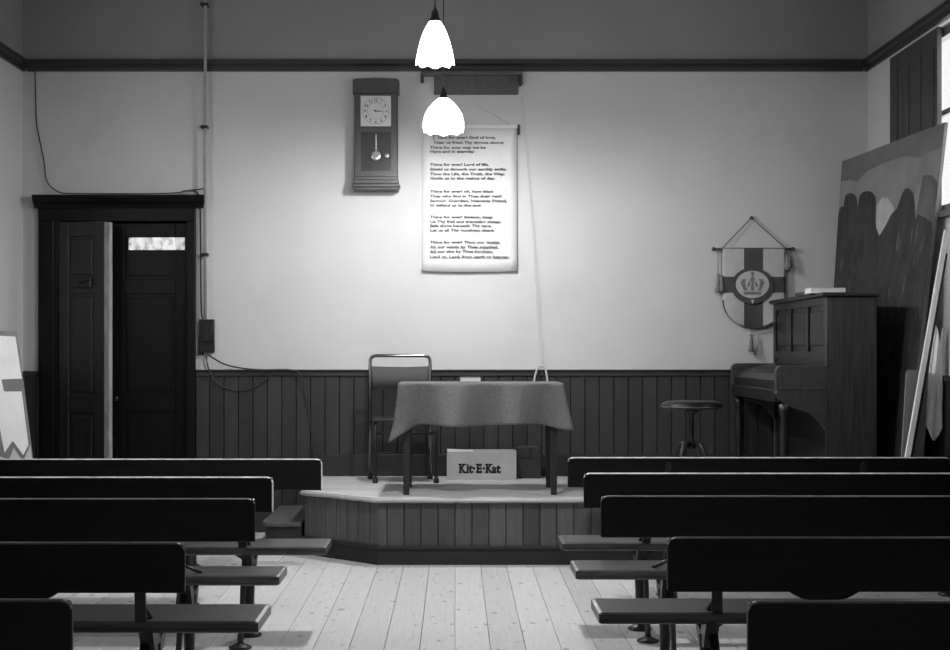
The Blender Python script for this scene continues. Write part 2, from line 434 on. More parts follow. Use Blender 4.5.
# ------------------------------------------------------------ door (left, back wall)
bm = BM()
box(bm, -3.17, DX0, YB-.05, YB+.15, 0, DZ, 0, .006); box(bm, -3.135, DX0-.035, YB-.062, YB-.048, 0, DZ, 0, .004)
box(bm, DX1, -1.977, YB-.05, YB+.15, 0, DZ, 0, .006)
box(bm, -3.17, -1.977, YB-.05, YB+.15, DZ, DZ+.10, 0, .004)
prism(bm, [(0, 0), (.055, 0), (.06, .015), (.07, .03), (.085, .04), (.11, .075), (.115, .095), (0, .095)],
      lambda u, v, d: (d, YB-u, DZ+.10+v), -3.20, -1.90)
d1 = struct('door_1', bm, M['door'], label='dark double door with a heavy cornice', cat='door')
def leaf(x0, x1, pane=None):
    bm = BM(); t = .045; st_ = .085
    box(bm, x0, x0+st_, 0, t, .01, DZ-.01, 0, .003); box(bm, x1-st_, x1, 0, t, .01, DZ-.01, 0, .003)
    zs = [.01, .20, .95, 1.08, 1.98, 2.12, DZ-.12, DZ-.01] if pane else [.01, .20, .92, 1.05, 1.82, 1.93, DZ-.12, DZ-.01]
    for a, b in zip(zs[::2], zs[1::2]): box(bm, x0+st_, x1-st_, .001, t-.001, a, b, 0, .003)
    for a, b in zip(zs[1:-1:2], zs[2::2]): 
        box(bm, x0+st_, x1-st_, .014, t-.011, a, b)
        if b-a > .3: box(bm, x0+st_+.03, x1-st_-.03, .008, t-.008, a+.03, b-.03, 0, .004)
    return bm
# right leaf, closed
lf = obj('door_leaf', leaf(0, DX1-(-2.62)-.006), M['door'], d1, (-2.62, YB+.02, 0))
bm = BM(); box(bm, .125, .555, -.006, .013, 2.155, 2.25, 0, .003)
obj('door_pane', bm, M['litpane'], lf, label='narrow pale pane glowing near the top of the dark leaf')
bm = BM(); tube(bm, [(.04, 0, 1.02), (.04, -.05, 1.02)], .008); lathe(bm, [(.0, -.02), (.02, -.015), (.026, 0), (.02, .015), (0, .02)], (.04, -.06, 1.02), 14)
obj('door_knob', bm, M['iron'], lf)
# dark lobby beyond, seen past the open leaf
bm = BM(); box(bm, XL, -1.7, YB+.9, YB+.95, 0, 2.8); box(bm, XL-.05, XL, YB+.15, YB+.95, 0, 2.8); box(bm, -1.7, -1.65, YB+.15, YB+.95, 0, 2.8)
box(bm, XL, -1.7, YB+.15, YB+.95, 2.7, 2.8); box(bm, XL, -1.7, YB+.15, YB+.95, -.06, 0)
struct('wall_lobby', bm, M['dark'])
# left leaf, standing ajar into the room
lh = leaf(0, .40)
l2 = obj('door_leaf', lh, M['doorleaf'], d1, (DX0+.004, YB-.052, 0), label='left leaf standing open into the room')
l2.rotation_euler = (0, 0, -math.radians(20))
bm = BM(); box(bm, .4005, .446, .0, .045, .02, DZ-.02, 0, .003)
obj('leaf_edge', bm, M['dooredge'], l2, label='bare pale vertical edge strip of the open leaf')
bm = BM(); box(bm, .385, .40, -.004, .0, 1.25, 1.4); box(bm, .15, .30, -.03, -.001, 1.86, 1.94, 0, .004); tube(bm, [(.225, -.03, 1.9), (.225, -.055, 1.9), (.33, -.055, 1.93)], .008)
obj('door_closer', bm, M['iron'], l2)

# ------------------------------------------------------------ benches
def bench(side, yn, yf, s_in, label, back=None, legx=.92, flip=False, s_out=None, tab=False, nostub=False, legout=None):
    """side +1 right / -1 left; yn/yf near and far edge of the seat; s_in aisle end; back=(y, top, bottom, inner end)"""
    s_out = s_out or (3.02 if side > 0 else 3.16)
    cx = side*(s_in+s_out)/2; cy = (yn+yf)/2
    t = thing('bench', label, 'bench', (cx, cy, 0), 0, 'rows of dark wooden benches')
    W = lambda X, Y, Z: (side*X-cx, Y-cy, Z)
    SZ = .45; th = .042
    bm = BM()
    r = .012; c = .02
    pts = [(yn+r, SZ), (yn+.003, SZ-.006), (yn, SZ-.02), (yn+.003, SZ-th+.006), (yn+r, SZ-th), (yf-r, SZ-th), (yf-.003, SZ-th+.008), (yf, SZ-.02), (yf-.003, SZ-.005), (yf-r, SZ)]
    # aisle end slightly bevelled outwards to the near side
    secs = [(s_in+.004, .004), (s_in+.016, 0), (s_in+.5, 0), (s_out, 0)]
    rings = []
    for X, ins in secs:
        rings.append([bm.verts.new(W(X, min(max(y, yn+ins), yf-ins), min(max(z, SZ-th+ins), SZ-ins))) for y, z in pts])
    for a, b in zip(rings, rings[1:]):
        for i in range(len(pts)): bm.faces.new((a[i], a[(i+1) % len(pts)], b[(i+1) % len(pts)], b[i]))
    bm.faces.new(rings[0]); bm.faces.new(list(reversed(rings[-1])))
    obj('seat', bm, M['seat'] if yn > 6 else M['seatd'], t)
    # supports
    for k, X in enumerate((legx, legout or s_out-.22)):
        bm = BM(); z1 = SZ-th
        sg = -1 if flip else 1
        ya, yb = (yn, yf) if not flip else (yf, yn)      # ya = the side the back stands on
        w = .024
        # bracket plate under the seat
        P = [(ya+sg*.02, z1), (yb-sg*.03, z1), (yb-sg*.05, z1-.02), (ya+sg*.20, z1-.10), (ya+sg*.08, z1-.10)]
        prism(bm, P, lambda u, v, d: W(d, u, v), X-w, X+w)
        # gusset spreading along the seat
        G = [(X-.05, z1), (X+.11, z1), (X+.085, z1-.012), (X+.03, z1-.045), (X+.022, z1-.09), (X-.022, z1-.09), (X-.026, z1-.04)]
        prism(bm, G, lambda u, v, d: W(u, d, v), cy-.014-0, cy+.014)
        # stout leg
        fy = ya+sg*.14
        tube(bm, [W(X, fy, z1-.06), W(X, fy, .20), W(X, fy, .05), W(X, fy, .012)], [.030, .024, .022, .028], 12)
        lathe(bm, [(.058, 0), (.060, .008), (.045, .018), (.026, .03)], W(X, fy, 0), 18)
        # slender splayed leg on the near side
        py = ya-sg*.17
        tube(bm, [W(X+.01, ya+sg*.06, z1-.05), W(X+.012, ya+sg*.00, z1-.16), W(X+.006, ya-sg*.07, .16), W(X, py, .05), W(X, py, .01)], [.018, .014, .0125, .013, .018], 10)
        lathe(bm, [(.052, 0), (.054, .007), (.036, .016), (.016, .026)], W(X, py, 0), 18)
        fyy = yb-sg*.04
        obj('leg', bm, M['iron'], t)
        # back post
        if back:
            y0, top, bot, xin = back
            yy = y0+.026 if not flip else y0-.017
            yb0 = max(yy, yn+.006) if not flip else min(yy, yf-.022)
            bm = BM(); pw = .019; q_ = .015
            st_ = [(yb0, SZ-th+.01), (yb0, SZ+.004), (yy, bot+.012), (yy, top-.05), (yy, top-.03)]
            rg = []
            for n_i, (y_, z_) in enumerate(st_):
                h_ = pw if n_i < 4 else .006
                rg.append([bm.verts.new(W(X+.015+a_, y_+b_, z_)) for a_, b_ in ((-h_, 0), (h_, 0), (h_, q_), (-h_, q_))])
            for A_, B_ in zip(rg, rg[1:]):
                for k_ in range(4): bm.faces.new((A_[k_], A_[(k_+1) % 4], B_[(k_+1) % 4], B_[k_]))
            bm.faces.new(rg[0]); bm.faces.new(list(reversed(rg[-1])))
            # curved stay from seat to post
            tube(bm, [W(X-.01, ya+sg*.075, SZ+.002), W(X-.004, ya+sg*.05, SZ+.018), W(X+.004, ya+sg*.02, SZ+.045), W(X+.01, yb0+.008, SZ+.05)], .007, 8)
            box(bm, *[q for pr in zip(W(X-.016, ya+sg*.05, SZ), W(X+.02, ya+sg*.09, SZ+.006)) for q in sorted(pr)])
            obj('back_post', bm, M['iron'], t)
        elif not nostub:
            bm = BM(); pw = .019
            yy = ya+.006
            prism(bm, [(-pw, SZ), (pw, SZ), (pw, SZ+.05), (0, SZ+.06), (-pw, SZ+.05)], lambda u, v, d: W(X+.015+u, d, v), yy, yy+.016)
            tube(bm, [W(X-.06, ya+.085, SZ+.002), W(X-.03, ya+.05, SZ+.02), W(X+.005, yy+.01, SZ+.045)], .007, 8)
            obj('post_stub', bm, M['iron'], t)
    if back:
        y0, top, bot, xin = back
        r = .035
        P = arc(xin+r, top-r, r, PI, PI/2, 6)+arc(s_out-r, top-r, r, PI/2, 0, 6)
        P += [(s_out, bot), ]
        tc = xin+.56
        if tab: P += [(tc+.125, bot), (tc+.105, bot-.012), (tc+.08, bot-.024), (tc+.045, bot-.031), (tc-.045, bot-.031), (tc-.08, bot-.024), (tc-.105, bot-.012), (tc-.125, bot)]
        P += [(xin+.006, bot), (xin, bot+.006)]
        bm = BM(); prism(bm, P, lambda u, v, d: W(u, d, v), y0, y0+.024, bev=.006)
        bm.normal_update()
        for f in bm.faces:  # top faces and left-row aisle ends take the painted highlight tone
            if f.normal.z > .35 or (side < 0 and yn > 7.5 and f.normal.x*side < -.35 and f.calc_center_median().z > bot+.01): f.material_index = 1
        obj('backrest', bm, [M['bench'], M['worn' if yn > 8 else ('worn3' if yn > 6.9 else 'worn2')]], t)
        bm = BM(); lathe(bm, [(0, -.003), (.008, -.003), (.009, .004), (.005, .009), (0, .01)], (0, 0, 0), 12)
        o = obj('corner_stud', bm, M['chrome'], t, W(xin+.012, y0+.012, top-.012)); o.rotation_euler = (0, -side*PI/4, 0)
    return t

# right-hand row, front to back
bench(1, 9.065, 9.395, .95, 'dark wooden bench nearest the platform in the right-hand row, seat facing the camera', (9.425, .716, .527, .708), 1.325, flip=True, s_out=3.115, legout=2.55)
bench(1, 8.36, 8.69, .88, 'second dark bench back from the platform in the right-hand row, bright worn top edge', (8.33, .707, .51, .715), 1.20)
bench(1, 7.32, 7.63, .518, 'third dark bench back in the right-hand row, above the pale floor and its disc-footed legs', (7.22, .688, .486, .702), .92)
bench(1, 6.40, 6.72, .512, 'backless dark bench in the right-hand row with a sharp mitred aisle end', None, .915)
bench(1, 5.36, 5.69, .511, 'dark bench in the right-hand row with a rounded tab under its backrest', (5.35, .722, .526, .758), .925, tab=True)
bench(1, 4.05, 4.38, .60, 'nearest bench of the right-hand row, its black backrest cut off by the photo corner', (4.02, .717, .52, .785), 1.0, tab=True)
# left-hand row
bench(-1, 9.42, 9.75, 1.26, 'dark bench nearest the door in the left-hand row, white worn corner beside the platform', (9.37, .71, .513, .83), 1.67)
bench(-1, 8.02, 8.35, 1.22, 'second dark bench from the platform in the left-hand row, pale worn end edge', (7.98, .715, .523, .968), 1.45)
bench(-1, 7.16, 7.49, .612, 'third dark bench in the left-hand row, its seat end reaching furthest into the aisle', (7.08, .689, .484, .945), 1.0)
bench(-1, 6.24, 6.54, .728, 'backless dark bench in the left-hand row between two backed benches', None, 1.13)
bench(-1, 5.19, 5.56, .678, 'long dark bench in the left-hand row with iron posts showing under its backrest', (5.16, .727, .553, .93), 1.075, tab=True)
bench(-1, 4.08, 4.41, .90, 'nearest bench of the left-hand row, only its rounded black backrest corner in view', (4.05, .716, .52, 1.035), 1.4, tab=True)

# ------------------------------------------------------------ table, cloth and things on it
TX0, TX1, TY0, TY1, TZ = -.365, .705, 9.90, 10.54, HP+.733
t = thing('table', 'dark wooden table standing under the grey cloth on the platform', 'table', ((TX0+TX1)/2, (TY0+TY1)/2, HP))
tcx, tcy = (TX0+TX1)/2, (TY0+TY1)/2
def TL(bm): 
    bmesh.ops.translate(bm, verts=bm.verts[:], vec=(-tcx, -tcy, -HP)); return bm
bm = BM(); box(bm, TX0, TX1, TY0, TY1, TZ-.024, TZ, 0, .004); obj('tabletop', TL(bm), M['tablewood'], t)
bm = BM()
box(bm, TX0+.06, TX1-.06, TY0+.04, TY0+.06, TZ-.12, TZ-.024); box(bm, TX0+.06, TX1-.06, TY1-.06, TY1-.04, TZ-.12, TZ-.024)
box(bm, TX0+.04, TX0+.06, TY0+.06, TY1-.06, TZ-.12, TZ-.024); box(bm, TX1-.06, TX1-.04, TY0+.06, TY1-.06, TZ-.12, TZ-.024)
obj('apron', TL(bm), M['tablewood'], t)
for X in (-.322, .655):
    for Y in (9.95, 10.49):
        bm = BM(); a, b = .027, .019
        v0 = [bm.verts.new((X+sx*b, Y+sy*b, HP)) for sx, sy in ((-1,-1),(1,-1),(1,1),(-1,1))]
        v1 = [bm.verts.new((X+sx*a, Y+sy*a, TZ-.025)) for sx, sy in ((-1,-1),(1,-1),(1,1),(-1,1))]
        for i in range(4): bm.faces.new((v0[i], v0[(i+1)%4], v1[(i+1)%4], v1[i]))
        bm.faces.new(v1); bm.faces.new(list(reversed(v0)))
        bmesh.ops.bevel(bm, geom=[e for e in bm.edges if abs(e.verts[0].co.z-e.verts[1].co.z) > .1], offset=.004, segments=2, affect='EDGES')
        obj('leg', TL(bm), M['tablewood'], t)
# cloth
bm = BM()
cx0, cx1, cy0, cy1 = TX0-.008, TX1+.008, TY0-.008, TY1+.008; cz = TZ+.004
per = []   # (x, y, nx, ny, cornerweight, id)
rc = .02; NS = 64
def side_pts(p, q, nrm, n):
    for i in range(n):
        f = (i+.0)/n; yield (p[0]+(q[0]-p[0])*f, p[1]+(q[1]-p[1])*f, nrm[0], nrm[1], f)
corners = [((cx0, cy0), (cx1, cy0), (0, -1), 72), ((cx1, cy0), (cx1, cy1), (1, 0), 40), ((cx1, cy1), (cx0, cy1), (0, 1), 72), ((cx0, cy1), (cx0, cy0), (-1, 0), 40)]
for si, (p, q, n_, cnt) in enumerate(corners):
    pn = corners[si-1][2]; 
    for j, (x, y, nx, ny, f) in enumerate(side_pts(p, q, n_, cnt)):
        Ls = math.hypot(q[0]-p[0], q[1]-p[1]); ds, de = f*Ls, (1-f)*Ls
        nn = corners[(si+1) % 4][2]
        ws, we = math.exp(-(ds/.055)**2)*.5, math.exp(-(de/.055)**2)*.5
        vx = nx*(1-ws-we)+pn[0]*ws+nn[0]*we; vy = ny*(1-ws-we)+pn[1]*ws+nn[1]*we
        cs, ce = math.exp(-(ds/.06)**1.3), math.exp(-(de/.06)**1.3)
        per.append((x, y, vx, vy, cs, ce, si, f))
rows = 16; grid = []
for r_i in range(rows+1):
    tt = r_i/rows; ring = []
    for (x, y, vx, vy, cs, ce, si, f) in per:
        # which corner is close: 0 front-left, 1 front-right
        cfl = cs if si == 0 else (ce if si == 3 else 0); cfr = ce if si == 0 else (cs if si == 1 else 0)
        crr = (cs+ce)-cfl-cfr
        drop = .274+.030*cfr+.12*cfl+.08*crr+(.008*math.sin(9*x+1) if si in (0, 2) else 0)
        flare = .026+.105*cfr+.05*cfl+.06*crr
        wave = (math.sin(x*15+1.9)*.07+math.sin(x*7.3+1)*.022) if si in (0, 2) else math.sin(y*17)*.016
        wave *= (1-min(1, cs+ce))
        off = flare*tt**1.15+wave*tt**.9
        e = min(1, tt*rows/1.5)
        z = cz-drop*tt
        if r_i == 0: off = 0
        # curl of the front-left corner
        if cfl > .45 and tt > .7: off += .05*(tt-.7)/.3*cfl
        ring.append(bm.verts.new((x+vx*off, y+vy*off, z)))
    grid.append(ring)
n = len(per)
for a, b in zip(grid, grid[1:]):
    for i in range(n): f = bm.faces.new((a[i], a[(i+1) % n], b[(i+1) % n], b[i])); f.smooth = True
f = bm.faces.new(grid[0])
cl = obj('tablecloth', bm, M['cloth']); tag(cl, 'grey felt cloth draped over the table with drooping corners', 'tablecloth')
md = cl.modifiers.new('thickness', 'SOLIDIFY'); md.thickness = .004; md.offset = 1
ztop = cz+.004
# book on the table
bx_, by_ = .105, 10.28
t = thing('book', 'small pale book lying on the grey tablecloth', 'book', (bx_, by_, ztop))
bm = BM(); box(bm, -.072, .072, -.05, .05, 0, .004, 0, .001); box(bm, -.072, .072, -.05, .05, .030, .034, 0, .001); box(bm, -.073, -.069, -.05, .05, .002, .032, 0, .001)
obj('cover', bm, mat('grey_book_cloth', .12, .6, .1), t)
bm = BM(); box(bm, -.069, .069, -.047, .047, .004, .030); obj('pages', bm, M['paper2'], t)

# ------------------------------------------------------------ tubular chair
cxh = -.385
t = thing('tubular_chair', 'tubular steel chair with a grey canvas back, behind the table', 'chair', (cxh, 11.0, HP))
YR, YF = 11.14, 10.83
def CL(bm): bmesh.ops.translate(bm, verts=bm.verts[:], vec=(-cxh, -11.0, -HP)); return bm
bm = BM(); R = .0125
xa, xb = -.63, -.185; top = HP+.918
P = [(xa, YR+.02, HP+.012), (xa, YR-.02, HP+.42), (xa, YR+.0, top-.07)]
Q = [(xb, YR+.0, top-.07), (xb, YR-.02, HP+.42), (xb, YR+.02, HP+.012)]
cor = [(xa, YR+.005, top-.03), (xa+.012, YR+.005, top-.010), (xa+.04, YR+.005, top)]
cor2 = [(xb-.04, YR+.005, top), (xb-.012, YR+.005, top-.010), (xb, YR+.005, top-.03)]
tube(bm, P+cor+cor2+Q, R, 12)
obj('back_frame', CL(bm), M['chrome'], t)
bm = BM()
x1_, x2_ = -.575, -.135
for X in (x1_, x2_):
    Xs = xa if X == x1_ else xb
    tube(bm, [(X, YF-.01, HP+.012), (X, YF, HP+.40), (X, YF+.03, HP+.435), (Xs+.02, YR-.02, HP+.435)], R, 12, smoothpath=1)
tube(bm, [(xa+.02, YR-.02, HP+.20), (xb, YR-.02, HP+.20)], .008, 8)
tube(bm, [(x1_, YF, HP+.36), (x2_, YF, HP+.36)], .010, 8)
obj('seat_frame', CL(bm), M['iron'], t)
for X, Y in ((x1_, YF-.01), (x2_, YF-.01), (xa, YR+.02), (xb, YR+.02)):
    bm = BM(); lathe(bm, [(.019, 0), (.021, .01), (.018, .035), (.0135, .04)], (X, Y, HP), 12); obj('foot_cap', CL(bm), M['bakelite'], t)
bm = BM()
N_ = 14
def sling(z0, z1, y, amp):
    for i in range(N_):
        pass
g = []
for i in range(N_+1):
    u = i/N_; X = xa+.004+(xb-xa-.008)*u; yy = YR+.005-.0+.02*math.sin(PI*u)
    g.append([bm.verts.new((X, yy-.002, HP+.665)), bm.verts.new((X, yy+.004, HP+.84-.006*math.sin(PI*u)))])
for a, b in zip(g, g[1:]): bm.faces.new((a[0], b[0], b[1], a[1])).smooth = True
o = obj('back_canvas', CL(bm), M['canvas'], t); o.modifiers.new('thickness', 'SOLIDIFY').thickness = .006
bm = BM(); box(bm, -.60, -.165, YF-.01, YR-.03, HP+.44, HP+.462, 0, .008, 2)
obj('seat', CL(bm), M['tablewood'], t)

# ------------------------------------------------------------ carton and satchel under the table
bx0, bx1, by0, by1, bz0, bz1 = -.060, .455, 11.10, 11.36, HP, HP+.208
t = thing('cardboard_box', 'cardboard carton printed Kit-E-Kat standing on the platform against the wainscot', 'box', ((bx0+bx1)/2, (by0+by1)/2, HP))
def KL(bm): bmesh.ops.translate(bm, verts=bm.verts[:], vec=(-(bx0+bx1)/2, -(by0+by1)/2, -HP)); return bm
bm = BM(); th = .004
box(bm, bx0, bx1, by0, by1, bz0, bz0+th); box(bm, bx0, bx1, by0, by0+th, bz0, bz1, 0, .001); box(bm, bx0, bx1, by1-th, by1, bz0, bz1)
box(bm, bx0, bx0+th, by0, by1, bz0, bz1); box(bm, bx1-th, bx1, by0, by1, bz0, bz1)
obj('carton_body', KL(bm), M['card'], t)
bm = BM()
v = [bm.verts.new(p) for p in [(bx0+.01, by0+.004, bz1), (bx0+.20, by0+.004, bz1), (bx0+.19, by0+.05, bz1+.012), (bx0+.15, by0+.07, bz1+.006), (bx0+.09, by0+.055, bz1+.014), (bx0+.0, by0+.08, bz1+.016)]]; bm.faces.new(v)
v = [bm.verts.new(p) for p in [(bx0+.20, by0+.004, bz1), (bx1-.01, by0+.004, bz1), (bx1-.01, by0+.11, bz1-.03), (bx0+.23, by0+.10, bz1-.02)]]; bm.faces.new(v)
o = obj('torn_flap', KL(bm), M['card'], t); o.modifiers.new('thickness', 'SOLIDIFY').thickness = .003
bm = BM()
fn = lambda u, v, d: (bx0+.185+u, by0-.0008-d, HP+.075+v)
q = 1/(3.8*134.9)                    # one unit of the lettering layout
def LT(ch, u0, sx_, size=.092, dy=0):
    text_into(bm, ch, size, lambda u, v, d: (bx0+u0*q+u, by0-.0006-d, HP+.052+dy+v), 'LEFT', .0042, sx=sx_)
def slab(u0, u1, v0, v1): box(bm, bx0+u0*q, bx0+u1*q, by0-.0012, by0-.0006, HP+.052+v0, HP+.052+v1)
CAP = .066
LT('K', 46, .80); LT('i', 74, .9); LT('t', 83, .95); LT('\u00b7', 97, 1.0); LT('E', 112, .85); LT('\u00b7', 134, 1.0); LT('K', 147, .80); LT('a', 171, .82); LT('t', 188, .95)
for u0 in (46, 147):
    slab(u0-3, u0+12, 0, .009); slab(u0-3, u0+12, CAP-.009, CAP); slab(u0+14, u0+29, 0, .009); slab(u0+13, u0+27, CAP-.009, CAP)
slab(73, 84, 0, .007); slab(109, 120, 0, .009); slab(109, 120, CAP-.009, CAP); slab(127, 131, 0, .02); slab(127, 130, CAP-.02, CAP)
obj('printed_name', KL(bm), M['ink'], t)
t = thing('satchel', 'dark brown case with a metal clasp beside the cardboard carton', 'case', (.545, 11.27, HP))
bm = BM()
prism(bm, [(-.083, 0), (.098, 0), (.098, .19), (.088, .225), (.06, .238), (-.05, .238), (-.075, .228), (-.083, .19)], lambda u, v, d: (u, d, v), -.06, .06, bev=.006)
obj('case_body', bm, M['satchel'], t)
bm = BM(); box(bm, .004, .018, -.070, -.060, .175, .232, 0, .003); box(bm, -.002, .024, -.072, -.066, .170, .182, 0, .002)
obj('clasp', bm, M['chrome'], t)
bm = BM(); box(bm, -.083, .098, -.063, -.060, .150, .158); obj('flap_seam', bm, M['dark'], t)

# ------------------------------------------------------------ wall things
def px(x_, y_, s=131.0): return ((x_-CX)/s, HC+(CY-y_)/s)
# hymn sheet
x0, z1 = px(421.5, 125.5, 132); x1, z0 = px(517, 271, 131.6)
cxx = (x0+x1)/2
t = thing('hymn_sheet', 'large white printed hymn sheet hanging on the back wall', 'poster', (cxx, YB-.01, z0))
def HL(bm): bmesh.ops.translate(bm, verts=bm.verts[:], vec=(-cxx, -(YB-.01), -z0)); return bm
bm = BM(); box(bm, x0-.012, x1-.02, YB-.012, YB-.004, z0+.012, z1-.01); 
obj('under_sheets', HL(bm), M['paper2'], t)
bm = BM()
g = []
for i in range(13):
    row = []
    for j in range(13):
        u, v = i/12, j/12
        row.append(bm.verts.new((x0+(x1-x0)*u+.008*(v-1)*0, YB-.020-.012*(1-v)**2-.003*math.sin(PI*u*2)*(1-v), z0+(z1-z0)*v-.006*math.sin(PI*u)*(1-v))))
    g.append(row)
for i in range(12):
    for j in range(12): bm.faces.new((g[i][j], g[i+1][j], g[i+1][j+1], g[i][j+1])).smooth = True
o = obj('top_sheet', HL(bm), M['paper'], t); o.modifiers.new('thickness', 'SOLIDIFY').thickness = .0015
bm = BM(); box(bm, x0-.01, x1+.006, YB-.030, YB-.004, z1-.012, z1+.018, 0, .005, 2); obj('top_batten', HL(bm), M['paper'], t)
bm = BM(); box(bm, x1+.0055, x1+.022, YB-.031, YB-.004, z1-.060, z1+.016, 0, .003); obj('batten_end', HL(bm), M['plinth'], t)
bm = BM(); tube(bm, [(x0+.04, YB-.018, z1+.012), (cxx, YB-.012, z1+.20), (x1-.04, YB-.018, z1+.012)], .002, 6); obj('hanging_cord', HL(bm), M['cord'], t)
verses = [
 ['Thine for ever! God of love,', 'Hear us from Thy throne above;', 'Thine for ever may we be', 'Here and in eternity.'],
 ['Thine for ever! Lord of life,', 'Shield us through our earthly strife;', 'Thou the Life, the Truth, the Way,', 'Guide us to the realms of day.'],
 ['Thine for ever! oh, how blest', 'They who find in Thee their rest!', 'Saviour, Guardian, Heavenly Friend,', 'O defend us to the end.'],
 ['Thine for ever! Saviour, keep', 'Us Thy frail and trembling sheep;', 'Safe alone beneath Thy care,', 'Let us all Thy goodness share.'],
 ['Thine for ever! Thou our Guide,', 'All our wants by Thee supplied,', 'All our sins by Thee forgiven,', 'Lead us, Lord, from earth to heaven.']]
vy = [[138, 143, 148, 152], [165, 169.7, 174.4, 178.7], [191.8, 196.6, 201.2, 205.6], [217.4, 222, 226.1, 230.5], [242.5, 247.2, 251.8, 257]]
bm = BM()
for ve, ys in zip(verses, vy):
    for s_, y_ in zip(ve, ys):
        X, Z = px(430, y_+1.3)
        if ve is verses[0] and s_ is ve[0]:
            text_into(bm, 'T', .058, lambda u, v, d, X=X, Z=Z: (X+.012+u, YB-.036-d, Z-.012+v), bold=.001); s_ = s_[1:]; X += .062
        elif ve is verses[0] and s_ is ve[1]: X += .03
        vv = (Z-z0)/(z1-z0); yy = YB-.0285-.012*(1-vv)**2-.0032*(1-vv)
        text_into(bm, s_, .0285, lambda u, v, d, X=X, Z=Z, yy=yy: (X+u, yy-d, Z+v), bold=.0011, sx=1.42)
X, Z = px(500, 264); text_into(bm, '................', .02, lambda u, v, d: (X+u, YB-.038-d, Z+v))
obj('printed_text', HL(bm), M['print'], t)
# map roller case above the sheet
xa_, za_ = px(421, 95); xb_, zb_ = px(522, 73)
t = thing('roller_case', 'dark wooden roller case fixed under the picture rail above the hymn sheet', 'case', ((xa_+xb_)/2, YB-.05, za_))
def RL(bm): bmesh.ops.translate(bm, verts=bm.verts[:], vec=(-(xa_+xb_)/2, -(YB-.05), -za_)); return bm
bm = BM(); box(bm, xa_+.10, xb_-.03, YB-.03, YB, za_, zb_-.02, 0, .003); box(bm, xa_, xb_, YB-.09, YB, zb_-.03, zb_, 0, .004)
obj('back_board', RL(bm), M['casew'], t)
bm = BM(); box(bm, xb_-.022, xb_, YB-.085, YB, zb_-.10, zb_-.03, 0, .003); obj('end_bracket', RL(bm), M['rail'], t)
bm = BM(); box(bm, xa_, xa_+.022, YB-.085, YB, zb_-.08, zb_-.03, 0, .003); obj('end_bracket', RL(bm), M['rail'], t)
for X in (xa_+.13, xb_-.07):
    bm = BM(); lathe(bm, [(0, -.004), (.006, -.003), (.006, .003), (0, .004)], (X, YB-.034, zb_-.05), 8); obj('screw', RL(bm), M['chrome'], t)
# cords down the wall with a loop at the end
t = thing('pull_cord', 'thin pale cord hanging down the wall from the roller case, looped at its end', 'cord', (.53, YB-.06, 1.28))
bm = BM()
def W2(x_, y_, d=.052): X, Z = px(x_, y_); return (X-.53, -d+.06, Z-1.28)
tube(bm, [W2(521, 96, .03), W2(526, 150, .01), W2(533, 230, .008), W2(538, 320, .02), W2(541, 366)], .0013, 6, smoothpath=1)
tube(bm, [W2(523, 96, .03), W2(531, 190, .008), W2(539, 290, .01), W2(543, 366)], .0011, 6, smoothpath=1)
obj('cord', bm, M['cord'], t)
bm = BM(); 
tube(bm, [W2(533, 392), W2(534, 378), W2(537, 368), W2(541, 365), W2(545, 368), W2(547, 378), W2(547.5, 392)], .008, 8, smoothpath=1)
tube(bm, [W2(533, 392), W2(540, 397), W2(547.5, 392)], .008, 8)
obj('loop', bm, M['cord'], t)

# clock
xa_, za_ = px(352.5, 189.5, 132.8); xb_, zb_ = px(399, 78, 132.8); W_ = xb_-xa_; H_ = zb_-za_; cxk = (xa_+xb_)/2
t = thing('wall_clock', 'tall dark wooden pendulum clock on the back wall left of the lamps', 'clock', (cxk, YB, za_))
t.rotation_euler = (0, math.radians(0), 0)
bm = BM(); hw = W_/2
box(bm, -hw+.012, hw-.012, -.135, 0, .075, H_-.015, 0, .004)
prism(bm, [(-hw+.0, H_-.11), (-hw, H_-.012), (-hw+.02, H_-.002), (0, H_+.004), (hw-.02, H_-.002), (hw, H_-.012), (hw, H_-.11)], lambda u, v, d: (u, d, v), -.15, 0, bev=.004)
obj('case', bm, M['clockw'], t)
bm = BM()
box(bm, -hw+.005, hw-.005, -.150, 0, .045, .078, 0, .005, 2); box(bm, -hw-.004, hw+.004, -.160, 0, .018, .045, 0, .006, 2); box(bm, -hw+.004, hw-.004, -.148, 0, 0, .018, 0, .003)
obj('base_moulding', bm, M['clockw'], t)
bm = BM()   # door frame around dial and pendulum window
dz0, dz1 = .10, H_-.115; fw = .042
box(bm, -hw+.02, -hw+.02+fw, -.149, -.134, dz0+.001, dz1-.001); box(bm, hw-.02-fw, hw-.02, -.149, -.134, dz0+.001, dz1-.001)
box(bm, -hw+.02, hw-.02, -.15, -.134, dz0, dz0+.04, 0, .0); box(bm, -hw+.02, hw-.02, -.15, -.134, H_-.41, H_-.37, 0, .004)
box(bm, -hw+.02, hw-.02, -.15, -.134, dz1-.02, dz1, 0, .004)
obj('case_door', bm, M['clockw'], t)
bm = BM(); box(bm, -hw+.05, hw-.05, -.138, -.133, dz0+.04, H_-.41); obj('pendulum_window', bm, mat('dark_clock_interior', .035, .25, .3, 6), t)
bm = BM(); ds = 30/131/2; zc = H_-(110.5-78)/131
box(bm, -ds, ds, -.156, -.135, zc-ds, zc+ds, 0, .003)
dl = obj('dial', bm, M['dial'], t)
bm = BM()
for k in range(1, 13):
    a = PI/2-k*PI/6; s_ = str(k)
    text_into(bm, s_, .030, lambda u, v, d, a=a: (.082*math.cos(a)+u, -.1562-d, zc+.082*math.sin(a)-.011+v), 'CENTER', .0008)
tube(bm, [(.099*math.cos(2*PI*i/40), -.157, zc+.099*math.sin(2*PI*i/40)) for i in range(41)], .0012, 5)
